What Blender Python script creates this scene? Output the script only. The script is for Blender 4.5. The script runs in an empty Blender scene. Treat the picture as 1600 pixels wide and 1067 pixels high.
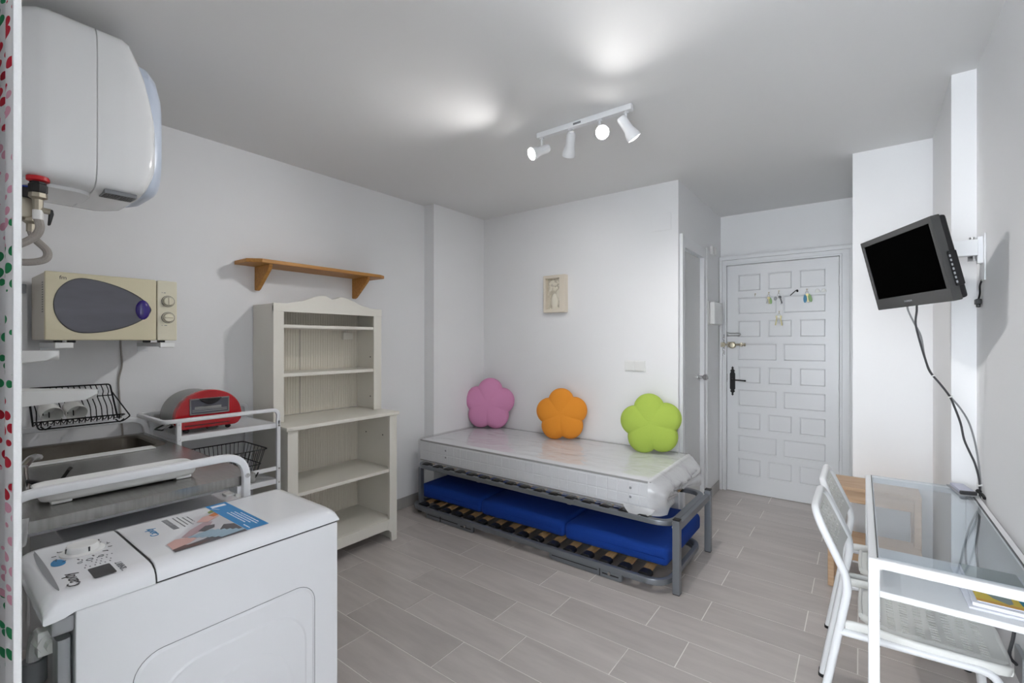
import bpy, bmesh, math, random
from mathutils import Vector, Matrix, Euler
random.seed(7)
S = bpy.context.scene
COL = S.collection
PI = math.pi

# ------------------------------------------------------------------ camera
cam_d = bpy.data.cameras.new('camera')
cam = bpy.data.objects.new('camera', cam_d)
COL.objects.link(cam)
cam_d.sensor_fit = 'HORIZONTAL'
cam_d.sensor_width = 36.0
cam_d.lens = 36.0 * 723.33 / 1600.0
cam_d.clip_start = 0.02
cam.location = (0, 0, 1.35)
cam.rotation_euler = (PI / 2, 0, math.radians(36.997))
S.camera = cam

# ------------------------------------------------------------------ world, daylight, exposure
W = bpy.data.worlds.new('daylight')
S.world = W
W.use_nodes = True
wb = W.node_tree.nodes['Background']
wb.inputs['Color'].default_value = (0.88, 0.94, 1.0, 1)
wb.inputs['Strength'].default_value = 4.6
pd = bpy.data.lights.new('added_window_portal', 'AREA')  # sampling portal set in the added sunroom window
pd.shape = 'RECTANGLE'
pd.size = 1.95
pd.size_y = 2.20
pd.cycles.is_portal = True
po = bpy.data.objects.new('added_window_portal', pd)
COL.objects.link(po)
po.location = (-0.33, -2.38, 1.30)
po.rotation_euler = (PI / 2, 0, PI)
BULB = 9.0
SPOT = 14.5
S.view_settings.view_transform = 'Standard'
S.view_settings.look = 'None'
S.view_settings.gamma = 1.0
S.view_settings.use_curve_mapping = False
S.view_settings.exposure = 1.46

# ------------------------------------------------------------------ materials
def lin(c):
    c = c / 255.0
    return c / 12.92 if c <= 0.04045 else ((c + 0.055) / 1.055) ** 2.4

def rgb(r, g, b):
    return (lin(r), lin(g), lin(b), 1.0)

def mat(name, col, rough=0.5, metal=0.0, bump=None, coat=0.0, vary=None, emit=None, trans=0.0, ior=1.45):
    m = bpy.data.materials.new(name)
    m.use_nodes = True
    nt = m.node_tree
    p = nt.nodes['Principled BSDF']
    p.inputs['Base Color'].default_value = col
    p.inputs['Roughness'].default_value = rough
    p.inputs['Metallic'].default_value = metal
    p.inputs['Coat Weight'].default_value = coat
    p.inputs['Transmission Weight'].default_value = trans
    p.inputs['IOR'].default_value = ior
    if emit:
        p.inputs['Emission Color'].default_value = emit[0]
        p.inputs['Emission Strength'].default_value = emit[1]
    tc = None
    if bump or vary:
        tc = nt.nodes.new('ShaderNodeTexCoord')
    if bump:
        sc, st = bump
        n = nt.nodes.new('ShaderNodeTexNoise')
        n.inputs['Scale'].default_value = sc
        n.inputs['Detail'].default_value = 4
        nt.links.new(tc.outputs['Object'], n.inputs['Vector'])
        b = nt.nodes.new('ShaderNodeBump')
        b.inputs['Strength'].default_value = st
        b.inputs['Distance'].default_value = 0.004
        nt.links.new(n.outputs['Fac'], b.inputs['Height'])
        nt.links.new(b.outputs['Normal'], p.inputs['Normal'])
    if vary:
        sc, c2, stretch = vary
        mp = nt.nodes.new('ShaderNodeMapping')
        mp.inputs['Scale'].default_value = stretch
        nt.links.new(tc.outputs['Object'], mp.inputs['Vector'])
        n = nt.nodes.new('ShaderNodeTexNoise')
        n.inputs['Scale'].default_value = sc
        n.inputs['Detail'].default_value = 6
        nt.links.new(mp.outputs['Vector'], n.inputs['Vector'])
        r = nt.nodes.new('ShaderNodeValToRGB')
        r.color_ramp.elements[0].position = 0.35
        r.color_ramp.elements[1].position = 0.68
        r.color_ramp.elements[0].color = col
        r.color_ramp.elements[1].color = c2
        nt.links.new(n.outputs['Fac'], r.inputs['Fac'])
        nt.links.new(r.outputs['Color'], p.inputs['Base Color'])
    return m

M = {}
M['wall'] = mat('wall_paint', rgb(238, 238, 239), 0.6, bump=(60, 0.06))
M['ceil'] = mat('ceiling_paint', rgb(232, 232, 232), 0.7, bump=(50, 0.05))
M['trim'] = mat('white_gloss_paint', rgb(226, 227, 229), 0.28, bump=(30, 0.03))
M['baseb'] = mat('grey_skirting_tile', rgb(176, 173, 170), 0.4, vary=(6, rgb(160, 157, 154), (1, 1, 1)))
M['grout'] = mat('grout', rgb(240, 236, 230), 0.8, bump=(90, 0.2))
M['added_sunroom'] = mat('added_sunroom_tile', rgb(190, 185, 178), 0.6, vary=(3, rgb(170, 166, 160), (1, 1, 1)))  # floor of the added sunroom
M['white_metal'] = mat('white_powder_coat', rgb(232, 233, 235), 0.32, bump=(80, 0.02))
M['white_plastic'] = mat('white_plastic', rgb(232, 232, 230), 0.35)
M['chair_plastic'] = mat('chair_plastic', rgb(226, 226, 222), 0.42, bump=(70, 0.03))
M['enamel'] = mat('white_enamel', rgb(231, 232, 235), 0.16, coat=0.3)
M['heater'] = mat('heater_enamel', rgb(228, 229, 230), 0.14, coat=0.3)
M['heater_cap'] = mat('pale_blue_plastic', rgb(196, 206, 222), 0.3)
M['dark'] = mat('dark_gap', rgb(40, 40, 42), 0.6)
M['black'] = mat('black_plastic', rgb(22, 22, 24), 0.4)
M['black_wire'] = mat('black_wire', rgb(20, 20, 22), 0.38, metal=0.3)
M['chrome'] = mat('chrome', rgb(205, 205, 205), 0.15, metal=1.0)
M['brass'] = mat('worn_nickel', rgb(196, 188, 170), 0.28, metal=1.0, vary=(40, rgb(160, 150, 130), (1, 1, 1)))
M['steel'] = mat('brushed_steel', rgb(162, 161, 158), 0.24, metal=0.9, vary=(9, rgb(148, 147, 144), (1, 14, 1)))
M['basin'] = mat('basin_steel', rgb(112, 106, 97), 0.42, metal=0.8, vary=(8, rgb(92, 86, 78), (1, 1, 1)))
M['greymetal'] = mat('silver_grey_paint', rgb(128, 132, 138), 0.35, metal=0.55, bump=(60, 0.02))
M['cream'] = mat('cream_enamel', rgb(215, 206, 176), 0.32)
M['creamside'] = mat('cream_side_panel', rgb(205, 198, 186), 0.4)
M['panelcream'] = mat('cream_control_panel', rgb(220, 214, 192), 0.35)
M['smoke_glass'] = mat('smoked_window', rgb(86, 86, 96), 0.12, coat=0.5, vary=(3, rgb(74, 74, 84), (1, 1, 4)))
M['purple'] = mat('purple_plastic', rgb(44, 22, 120), 0.12, coat=0.6)
M['red'] = mat('red_enamel', rgb(178, 20, 32), 0.22, coat=0.3)
M['toaster_metal'] = mat('toaster_steel', rgb(150, 150, 148), 0.35, metal=0.8)
M['pine'] = mat('honey_pine', rgb(196, 142, 74), 0.45, vary=(7, rgb(176, 120, 58), (14, 1, 14)), bump=(40, 0.05))
M['beech'] = mat('pale_beech', rgb(206, 176, 146), 0.5, vary=(6, rgb(192, 158, 126), (1, 10, 10)), bump=(40, 0.05))
M['slatwood'] = mat('birch_slat', rgb(200, 164, 116), 0.5, vary=(10, rgb(176, 138, 92), (10, 1, 1)))
M['cabinet'] = mat('off_white_cabinet_paint', rgb(232, 228, 218), 0.38, bump=(35, 0.04))
M['cabinet_in'] = mat('cabinet_inner_paint', rgb(228, 221, 208), 0.45)
M['mattress'] = mat('mattress_damask', rgb(236, 236, 238), 0.8, bump=(26, 0.35))
M['piping'] = mat('grey_piping', rgb(120, 118, 116), 0.7)
M['blue'] = mat('royal_blue_cloth', rgb(14, 62, 150), 0.9, bump=(220, 0.25))
M['pink'] = mat('pink_plush', rgb(222, 150, 192), 0.92, bump=(160, 0.5))
M['orange'] = mat('orange_plush', rgb(238, 152, 50), 0.92, bump=(160, 0.5))
M['green'] = mat('lime_plush', rgb(174, 198, 86), 0.92, bump=(160, 0.5))
M['hose'] = mat('grey_hose', rgb(158, 152, 146), 0.55, bump=(200, 0.3))
M['valve'] = mat('dull_nickel', rgb(170, 163, 148), 0.4, metal=0.8)
M['redp'] = mat('red_plastic', rgb(190, 24, 34), 0.4)
M['bluep'] = mat('blue_plastic', rgb(34, 70, 190), 0.4)
M['grey'] = mat('grey_plastic', rgb(150, 152, 155), 0.4)
M['dkgrey'] = mat('charcoal_plastic', rgb(60, 60, 62), 0.38)
M['midgrey'] = mat('mid_grey_print', rgb(120, 122, 126), 0.5)
M['screen'] = mat('screen_glass', (0.0, 0.0, 0.0, 1), 0.5)
M['screen'].node_tree.nodes['Principled BSDF'].inputs['Specular IOR Level'].default_value = 0.01
M['tv'] = mat('tv_bezel', rgb(64, 64, 64), 0.22, coat=0.2)
M['cable_d'] = mat('dark_cable', rgb(66, 66, 68), 0.5)
M['cable_g'] = mat('grey_cable', rgb(140, 140, 142), 0.5)
M['iron'] = mat('wrought_iron', rgb(28, 27, 28), 0.45, metal=0.4, bump=(80, 0.2))
M['bathdoor'] = mat('grey_lacquer', rgb(196, 196, 194), 0.16, coat=0.3)
M['sticker_blue'] = mat('sticker_blue', rgb(20, 132, 196), 0.3)
M['ink_blue'] = mat('ink_blue', rgb(52, 128, 178), 0.4)
M['paper'] = mat('white_paper', rgb(236, 237, 244), 0.6)
M['paper2'] = mat('grey_paper', rgb(188, 190, 206), 0.6)
M['frame_c'] = mat('cream_frame', rgb(226, 216, 200), 0.55)
M['frame_in'] = mat('frame_relief_ground', rgb(190, 182, 166), 0.7, bump=(70, 0.8), vary=(30, rgb(214, 206, 190), (1, 1, 1)))
M['relief'] = mat('plaster_relief', rgb(228, 222, 206), 0.7, bump=(60, 0.2))
M['key'] = mat('old_brass_key', rgb(150, 142, 108), 0.35, metal=0.9)
M['steelkey'] = mat('steel_key', rgb(150, 150, 150), 0.3, metal=0.9)
M['greentag'] = mat('green_tag', rgb(130, 170, 110), 0.4)
M['bluetag'] = mat('teal_tag', rgb(20, 120, 160), 0.4)
M['ceramic'] = mat('white_ceramic', rgb(228, 228, 224), 0.25)
M['cloth'] = mat('white_cloth', rgb(220, 220, 220), 0.9, bump=(90, 0.3))
M['bulb'] = mat('lit_bulb', (1, 1, 1, 1), 0.3, emit=((1.0, 0.97, 0.93, 1), BULB))
M['bulb_off'] = mat('frosted_bulb', rgb(235, 235, 230), 0.3)

def tile_mat():
    m = mat('wood_grain_tile', rgb(178, 172, 167), 0.33)
    nt = m.node_tree
    p = nt.nodes['Principled BSDF']
    tc = nt.nodes.new('ShaderNodeTexCoord')
    oi = nt.nodes.new('ShaderNodeObjectInfo')
    mp = nt.nodes.new('ShaderNodeMapping')
    mp.inputs['Scale'].default_value = (1.2, 7, 1)
    cmb = nt.nodes.new('ShaderNodeCombineXYZ')
    mu = nt.nodes.new('ShaderNodeMath')
    mu.operation = 'MULTIPLY'
    mu.inputs[1].default_value = 37.0
    nt.links.new(oi.outputs['Random'], mu.inputs[0])
    nt.links.new(mu.outputs[0], cmb.inputs['X'])
    nt.links.new(mu.outputs[0], cmb.inputs['Y'])
    nt.links.new(cmb.outputs[0], mp.inputs['Location'])
    nt.links.new(tc.outputs['Object'], mp.inputs['Vector'])
    n = nt.nodes.new('ShaderNodeTexNoise')
    n.inputs['Scale'].default_value = 2.2
    n.inputs['Detail'].default_value = 7
    n.inputs['Roughness'].default_value = 0.6
    nt.links.new(mp.outputs['Vector'], n.inputs['Vector'])
    r = nt.nodes.new('ShaderNodeValToRGB')
    r.color_ramp.elements[0].position = 0.3
    r.color_ramp.elements[1].position = 0.72
    r.color_ramp.elements[0].color = rgb(186, 178, 174)
    r.color_ramp.elements[1].color = rgb(204, 196, 191)
    nt.links.new(n.outputs['Fac'], r.inputs['Fac'])
    hs = nt.nodes.new('ShaderNodeHueSaturation')
    mr = nt.nodes.new('ShaderNodeMapRange')
    mr.inputs['To Min'].default_value = 0.93
    mr.inputs['To Max'].default_value = 1.05
    nt.links.new(oi.outputs['Random'], mr.inputs['Value'])
    nt.links.new(mr.outputs['Result'], hs.inputs['Value'])
    nt.links.new(r.outputs['Color'], hs.inputs['Color'])
    nt.links.new(hs.outputs['Color'], p.inputs['Base Color'])
    b = nt.nodes.new('ShaderNodeBump')
    b.inputs['Strength'].default_value = 0.08
    b.inputs['Distance'].default_value = 0.003
    nt.links.new(n.outputs['Fac'], b.inputs['Height'])
    nt.links.new(b.outputs['Normal'], p.inputs['Normal'])
    return m
M['tile'] = tile_mat()

def ior_both_sides(nt, f, n):
    # the same outside-to-glass reflection on either face of a thin sheet
    ge = nt.nodes.new('ShaderNodeNewGeometry')
    mr = nt.nodes.new('ShaderNodeMapRange')
    mr.inputs['To Min'].default_value = n
    mr.inputs['To Max'].default_value = 1.0 / n
    nt.links.new(ge.outputs['Backfacing'], mr.inputs['Value'])
    nt.links.new(mr.outputs['Result'], f.inputs['IOR'])

def glass_mat():
    m = bpy.data.materials.new('clear_table_glass')
    m.use_nodes = True
    nt = m.node_tree
    nt.nodes.clear()
    o = nt.nodes.new('ShaderNodeOutputMaterial')
    t = nt.nodes.new('ShaderNodeBsdfTransparent')
    t.inputs['Color'].default_value = (0.86, 0.895, 0.92, 1)
    g = nt.nodes.new('ShaderNodeBsdfGlossy')
    g.inputs['Roughness'].default_value = 0.02
    f = nt.nodes.new('ShaderNodeFresnel')
    f.inputs['IOR'].default_value = 1.5
    mx = nt.nodes.new('ShaderNodeMixShader')
    ior_both_sides(nt, f, 1.5)
    nt.links.new(f.outputs[0], mx.inputs[0])
    nt.links.new(t.outputs[0], mx.inputs[1])
    nt.links.new(g.outputs[0], mx.inputs[2])
    nt.links.new(mx.outputs[0], o.inputs[0])
    return m
M['glass'] = glass_mat()

def film_mat(name='clear_plastic_film', cloud=0.24):
    m = bpy.data.materials.new(name)
    m.use_nodes = True
    nt = m.node_tree
    nt.nodes.clear()
    o = nt.nodes.new('ShaderNodeOutputMaterial')
    t = nt.nodes.new('ShaderNodeBsdfTransparent')
    t.inputs['Color'].default_value = (0.985, 0.99, 0.995, 1)
    g = nt.nodes.new('ShaderNodeBsdfGlossy')
    g.inputs['Roughness'].default_value = 0.14
    d = nt.nodes.new('ShaderNodeBsdfDiffuse')
    d.inputs['Color'].default_value = (0.9, 0.9, 0.91, 1)
    lw = nt.nodes.new('ShaderNodeFresnel')
    ior_both_sides(nt, lw, 1.5)
    tc = nt.nodes.new('ShaderNodeTexCoord')
    mp = nt.nodes.new('ShaderNodeMapping')
    mp.inputs['Scale'].default_value = (1.0, 1.6, 1.6)
    n = nt.nodes.new('ShaderNodeTexNoise')
    n.inputs['Scale'].default_value = 4.6
    n.inputs['Detail'].default_value = 3
    n.inputs['Distortion'].default_value = 1.2
    nt.links.new(tc.outputs['Object'], mp.inputs['Vector'])
    nt.links.new(mp.outputs['Vector'], n.inputs['Vector'])
    b = nt.nodes.new('ShaderNodeBump')
    b.inputs['Strength'].default_value = 0.5
    b.inputs['Distance'].default_value = 0.02
    nt.links.new(n.outputs['Fac'], b.inputs['Height'])
    for s in (g, d, lw):
        nt.links.new(b.outputs['Normal'], s.inputs['Normal'])
    m1 = nt.nodes.new('ShaderNodeMixShader')
    m1.inputs[0].default_value = cloud
    nt.links.new(t.outputs[0], m1.inputs[1])
    nt.links.new(d.outputs[0], m1.inputs[2])
    m2 = nt.nodes.new('ShaderNodeMixShader')
    nt.links.new(lw.outputs[0], m2.inputs[0])
    nt.links.new(m1.outputs[0], m2.inputs[1])
    nt.links.new(g.outputs[0], m2.inputs[2])
    nt.links.new(m2.outputs[0], o.inputs[0])
    return m
M['film'] = film_mat()
M['film_end'] = film_mat('gathered_plastic_film', 0.5)

def curtain_mat():
    # printed drops on white cotton: bands of red, pink and green drops repeat down the cloth
    m = mat('drop_print_cotton', rgb(240, 238, 238), 0.85)
    nt = m.node_tree
    L = nt.links.new
    p = nt.nodes['Principled BSDF']
    uv = nt.nodes.new('ShaderNodeUVMap')
    mp = nt.nodes.new('ShaderNodeMapping')
    mp.inputs['Rotation'].default_value = (0, 0, math.radians(-28))
    mp.inputs['Scale'].default_value = (22, 50, 1)
    L(uv.outputs[0], mp.inputs['Vector'])
    v = nt.nodes.new('ShaderNodeTexVoronoi')
    v.inputs['Scale'].default_value = 1.0
    v.inputs['Randomness'].default_value = 0.5
    L(mp.outputs[0], v.inputs['Vector'])
    lt = nt.nodes.new('ShaderNodeMath')
    lt.operation = 'LESS_THAN'
    lt.inputs[1].default_value = 0.40
    L(v.outputs['Distance'], lt.inputs[0])
    sp = nt.nodes.new('ShaderNodeSeparateXYZ')
    L(uv.outputs[0], sp.inputs[0])
    # jitter the band edges with the cell's own random value
    vc = nt.nodes.new('ShaderNodeSeparateColor')
    L(v.outputs['Color'], vc.inputs[0])
    jit = nt.nodes.new('ShaderNodeMath')
    jit.operation = 'MULTIPLY_ADD'
    jit.inputs[1].default_value = 0.05
    L(vc.outputs[0], jit.inputs[0])
    L(sp.outputs['Y'], jit.inputs[2])
    mr = nt.nodes.new('ShaderNodeMapRange')
    mr.inputs['From Min'].default_value = 0.75
    mr.inputs['From Max'].default_value = 1.95
    L(jit.outputs[0], mr.inputs['Value'])
    cr = nt.nodes.new('ShaderNodeValToRGB')
    cr.color_ramp.interpolation = 'CONSTANT'
    red, pink, green = rgb(196, 16, 46), rgb(226, 164, 184), rgb(28, 138, 82)
    def f(z):
        return (z + 0.025 - 0.75) / 1.2
    e = cr.color_ramp.elements
    e[0].position = 0.0
    e[0].color = green
    e[1].position = f(0.95)
    e[1].color = pink
    for z, c in ((1.12, red), (1.265, green), (1.50, pink), (1.70, red), (1.84, green)):
        k = e.new(f(z))
        k.color = c
    L(mr.outputs[0], cr.inputs['Fac'])
    mx = nt.nodes.new('ShaderNodeMix')
    mx.data_type = 'RGBA'
    L(lt.outputs[0], mx.inputs[0])
    mx.inputs[6].default_value = rgb(240, 238, 238)
    L(cr.outputs['Color'], mx.inputs[7])
    L(mx.outputs[2], p.inputs['Base Color'])
    return m
M['curtain'] = curtain_mat()

def beadboard_mat():
    m = mat('beadboard_paint', rgb(212, 204, 190), 0.45)
    return m

def grad_mats():
    for n, c in (('p_skin', rgb(212, 168, 160)), ('p_dark', rgb(84, 80, 84)), ('p_jean', rgb(150, 176, 192)), ('p_hair', rgb(96, 66, 62)),
                 ('p_mauve', rgb(178, 150, 156)), ('p_leaf', rgb(126, 140, 60)), ('p_orange', rgb(206, 120, 60)), ('p_pale', rgb(200, 198, 202)),
                 ('m_yellow', rgb(226, 196, 66)), ('m_olive', rgb(116, 122, 64)), ('m_teal', rgb(40, 136, 168)), ('m_sage', rgb(140, 152, 148)),
                 ('m_amber', rgb(220, 166, 66)), ('m_indigo', rgb(70, 76, 170))):
        M[n] = mat(n + '_print', c, 0.35)
grad_mats()

# ------------------------------------------------------------------ mesh helpers
def B():
    return bmesh.new()

def box(bm, x0, x1, y0, y1, z0, z1):
    vs = [bm.verts.new(p) for p in ((x0, y0, z0), (x1, y0, z0), (x1, y1, z0), (x0, y1, z0), (x0, y0, z1), (x1, y0, z1), (x1, y1, z1), (x0, y1, z1))]
    fs = []
    for q in ((3, 2, 1, 0), (4, 5, 6, 7), (0, 1, 5, 4), (1, 2, 6, 5), (2, 3, 7, 6), (3, 0, 4, 7)):
        fs.append(bm.faces.new([vs[i] for i in q]))
    return vs, fs

def rbox(bm, x0, x1, y0, y1, z0, z1, r=0.004, seg=2):
    t = bmesh.new()
    box(t, x0, x1, y0, y1, z0, z1)
    r = min(r, 0.49 * min(abs(x1 - x0), abs(y1 - y0), abs(z1 - z0)))
    bmesh.ops.bevel(t, geom=list(t.edges), offset=r, segments=seg, affect='EDGES', profile=0.5)
    merge(bm, t)

def merge(bm, t, mtx=None):
    if mtx is not None:
        bmesh.ops.transform(t, matrix=mtx, verts=t.verts)
    me = bpy.data.meshes.new('tmp')
    t.to_mesh(me)
    t.free()
    bm.from_mesh(me)
    bpy.data.meshes.remove(me)

def frame_of(d):
    d = Vector(d).normalized()
    up = Vector((0, 0, 1)) if abs(d.z) < 0.95 else Vector((1, 0, 0))
    a = d.cross(up).normalized()
    return a, a.cross(d).normalized(), d

def tube(bm, pts, r, n=8, closed=False, section=None):
    pts = [Vector(p) for p in pts]
    N = len(pts)
    rings = []
    a = None
    for i, p in enumerate(pts):
        if closed:
            d = (pts[(i + 1) % N] - pts[i - 1]).normalized()
        elif i == 0:
            d = (pts[1] - p).normalized()
        elif i == N - 1:
            d = (p - pts[i - 1]).normalized()
        else:
            d = ((pts[i + 1] - p).normalized() + (p - pts[i - 1]).normalized()).normalized()
        if a is None:
            a, b, _ = frame_of(d)
        else:
            a = (a - d * a.dot(d)).normalized()
            b = a.cross(d).normalized()
        if section:
            ring = [bm.verts.new(p + a * u + b * v) for u, v in section]
        else:
            ring = [bm.verts.new(p + a * (r * math.cos(2 * PI * k / n)) + b * (r * math.sin(2 * PI * k / n))) for k in range(n)]
        rings.append(ring)
    n = len(rings[0])
    m = N if closed else N - 1
    for i in range(m):
        A, C = rings[i], rings[(i + 1) % N]
        for k in range(n):
            bm.faces.new((A[k], A[(k + 1) % n], C[(k + 1) % n], C[k]))
    if not closed:
        bm.faces.new(rings[0][::-1])
        bm.faces.new(rings[-1])

def rect_section(w, h, r=0.004):
    s = []
    for cx, cy, a0 in ((w / 2 - r, h / 2 - r, 0), (-w / 2 + r, h / 2 - r, 90), (-w / 2 + r, -h / 2 + r, 180), (w / 2 - r, -h / 2 + r, 270)):
        for k in (0, 45, 90):
            t = math.radians(a0 + k)
            s.append((cx + r * math.cos(t), cy + r * math.sin(t)))
    return s

def fillet(pts, r, seg=5, closed=False):
    pts = [Vector(p) for p in pts]
    out = []
    N = len(pts)
    for i, p in enumerate(pts):
        if not closed and i in (0, N - 1):
            out.append(p)
            continue
        a, c = pts[i - 1] - p, pts[(i + 1) % N] - p
        rr = min(r, a.length * 0.49, c.length * 0.49)
        p0, p1 = p + a.normalized() * rr, p + c.normalized() * rr
        for k in range(seg + 1):
            t = k / seg
            out.append(p0 * (1 - t) ** 2 + p * 2 * t * (1 - t) + p1 * t ** 2)
    return out

def smooth_path(pts, n=6):
    P = [Vector(p) for p in pts]
    out = []
    for i in range(len(P) - 1):
        p0, p1, p2, p3 = P[max(i - 1, 0)], P[i], P[i + 1], P[min(i + 2, len(P) - 1)]
        for k in range(n):
            t = k / n
            out.append(0.5 * ((2 * p1) + (p2 - p0) * t + (2 * p0 - 5 * p1 + 4 * p2 - p3) * t * t + (3 * p1 - p0 - 3 * p2 + p3) * t ** 3))
    out.append(P[-1])
    return out

def lathe(bm, prof, origin, axis, n=20, cap=True):
    a, b, d = frame_of(axis)
    o = Vector(origin)
    rings = []
    for r, t in prof:
        rings.append([bm.verts.new(o + d * t + (a * math.cos(2 * PI * k / n) + b * math.sin(2 * PI * k / n)) * max(r, 1e-4)) for k in range(n)])
    for A, C in zip(rings, rings[1:]):
        for k in range(n):
            bm.faces.new((A[k], A[(k + 1) % n], C[(k + 1) % n], C[k]))
    if cap:
        bm.faces.new(rings[0][::-1])
        bm.faces.new(rings[-1])

def cyl(bm, p0, p1, r, n=14):
    p0, p1 = Vector(p0), Vector(p1)
    lathe(bm, [(r, 0), (r, (p1 - p0).length)], p0, p1 - p0, n)

def sphere(bm, c, r, n=14, sc=(1, 1, 1)):
    t = bmesh.new()
    bmesh.ops.create_uvsphere(t, u_segments=n, v_segments=max(6, n // 2), radius=1)
    merge(bm, t, Matrix.Translation(c) @ Matrix.Diagonal((r * sc[0], r * sc[1], r * sc[2], 1)))

def prism(bm, poly, axis, t0, t1, bevel=0.0, seg=2):
    # poly: 2-D points; axis 'X' -> (y,z), 'Y' -> (x,z), 'Z' -> (x,y)
    t = bmesh.new()
    def P(u, v, w):
        return {'X': (w, u, v), 'Y': (u, w, v), 'Z': (u, v, w)}[axis]
    A = [t.verts.new(P(u, v, t0)) for u, v in poly]
    C = [t.verts.new(P(u, v, t1)) for u, v in poly]
    n = len(poly)
    t.faces.new(A)
    t.faces.new(C[::-1])
    for k in range(n):
        t.faces.new((A[k], C[k], C[(k + 1) % n], A[(k + 1) % n]))
    bmesh.ops.recalc_face_normals(t, faces=list(t.faces))
    if bevel:
        bmesh.ops.bevel(t, geom=list(t.edges), offset=bevel, segments=seg, affect='EDGES', profile=0.5)
    merge(bm, t)

def rrect(u0, u1, v0, v1, r, seg=5):
    out = []
    for cu, cv, a0 in ((u1 - r, v1 - r, 0), (u0 + r, v1 - r, 90), (u0 + r, v0 + r, 180), (u1 - r, v0 + r, 270)):
        for k in range(seg + 1):
            t = math.radians(a0 + 90 * k / seg)
            out.append((cu + r * math.cos(t), cv + r * math.sin(t)))
    return out

def holed_plate(bm, us, vs, is_hole, fn, thick):
    # a plate cut through where is_hole(i, j) is true; fn(u, v, w) gives the place
    V = {}
    def g(i, j, s):
        k = (i, j, s)
        if k not in V:
            V[k] = bm.verts.new(fn(us[i], vs[j], thick / 2 * s))
        return V[k]
    nu, nv = len(us) - 1, len(vs) - 1
    solid = {(i, j) for i in range(nu) for j in range(nv) if not is_hole(i, j)}
    for i, j in solid:
        bm.faces.new((g(i, j, 1), g(i + 1, j, 1), g(i + 1, j + 1, 1), g(i, j + 1, 1)))
        bm.faces.new((g(i, j, -1), g(i, j + 1, -1), g(i + 1, j + 1, -1), g(i + 1, j, -1)))
        for di, dj, a, c in ((-1, 0, (i, j + 1), (i, j)), (1, 0, (i + 1, j), (i + 1, j + 1)), (0, -1, (i, j), (i + 1, j)), (0, 1, (i + 1, j + 1), (i, j + 1))):
            if (i + di, j + dj) not in solid:
                bm.faces.new((g(*a, 1), g(*a, -1), g(*c, -1), g(*c, 1)))

MW = {}
def mesh_from(bm, name, inv, angle=35):
    bmesh.ops.recalc_face_normals(bm, faces=list(bm.faces))
    if inv is not None:
        bmesh.ops.transform(bm, matrix=inv, verts=bm.verts)
    me = bpy.data.meshes.new(name)
    bm.to_mesh(me)
    bm.free()
    me.shade_smooth()
    me.set_sharp_from_angle(angle=math.radians(angle))
    return me

def thing(name, label, cat, loc=(0, 0, 0), rot=None, group=None, mtx=None):
    o = bpy.data.objects.new(name, None)
    o.empty_display_size = 0.05
    COL.objects.link(o)
    m = mtx if mtx is not None else Matrix.Translation(loc) @ (Euler(rot).to_matrix().to_4x4() if rot else Matrix())
    o.location = m.to_translation()
    o.rotation_euler = m.to_euler()
    MW[o.name] = m
    o['label'] = label
    o['category'] = cat
    if group:
        o['group'] = group
    return o

def obj(name, bm, m, parent=None, local=False, label=None, angle=35, stuff=False):
    # geometry is given in room coordinates unless local=True
    inv = None
    if parent is not None and not local:
        inv = MW[parent.name].inverted()
    me = mesh_from(bm, name, inv, angle)
    me.materials.append(M[m] if isinstance(m, str) else m)
    o = bpy.data.objects.new(name, me)
    COL.objects.link(o)
    if angle <= 50 and len(me.polygons) > 6:
        o.modifiers.new('face_weighted_normals', 'WEIGHTED_NORMAL').keep_sharp = True
    if parent is not None:
        o.parent = parent
        MW[o.name] = MW[parent.name]
    else:
        MW[o.name] = Matrix()
    if label:
        o['label'] = label
    if stuff:
        o['kind'] = 'stuff'
    return o

def rebase(o, p):
    # moves the origin of a single-mesh thing to its base
    p = Vector(p)
    o.data.transform(Matrix.Translation(-p))
    o.location = p
    MW[o.name] = Matrix.Translation(p)

def single(name, bm, m, label, cat, base, group=None, angle=35):
    o = obj(name, bm, m, None, angle=angle)
    rebase(o, base)
    o['label'] = label
    o['category'] = cat
    if group:
        o['group'] = group
    return o

def struct(name, bm, m, parent=None):
    o = obj(name, bm, m, parent)
    o['kind'] = 'structure'
    return o

def lettering(name, text, size, m, parent, mtx, local=False, thick=0.0004, align='LEFT'):
    c = bpy.data.curves.new('glyphs', 'FONT')
    c.body = text
    c.size = size
    c.extrude = thick
    c.align_x = align
    c.resolution_u = 2
    t = bpy.data.objects.new('glyphs', c)
    COL.objects.link(t)
    dg = bpy.context.evaluated_depsgraph_get()
    me = bpy.data.meshes.new_from_object(t.evaluated_get(dg))
    bm = bmesh.new()
    bm.from_mesh(me)
    bmesh.ops.transform(bm, matrix=mtx, verts=bm.verts)
    bpy.data.objects.remove(t)
    bpy.data.meshes.remove(me)
    bpy.data.curves.remove(c)
    return obj(name, bm, m, parent, local=local)

# ------------------------------------------------------------------ the room
H = 2.50
XL, XR = -2.965, 0.390
def wall(name, *boxes):
    bm = B()
    for b in boxes:
        box(bm, *b)
    return struct(name, bm, 'wall')

bm = B()
box(bm, -3.08, 0.60, -0.06, 4.70, -0.12, -0.0012)
floor = struct('floor', bm, 'grout')
bm = B()
box(bm, -3.08, 0.60, -0.06, 4.70, H, H + 0.12)
box(bm, -1.46, 1.80, -2.48, -0.06, H, H + 0.12)  # ceiling over the added sunroom
box(bm, 0.60, 1.80, -0.06, 0.55, H, H + 0.12)
struct('ceiling', bm, 'ceil')
bm = B()
box(bm, -1.46, 1.80, -2.48, -0.06, -0.14, -0.005)
box(bm, 0.60, 1.80, -0.06, 0.55, -0.14, -0.005)
struct('floor_added_sunroom', bm, 'added_sunroom')  # unseen sunroom behind the camera, added to even out the daylight

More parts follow.
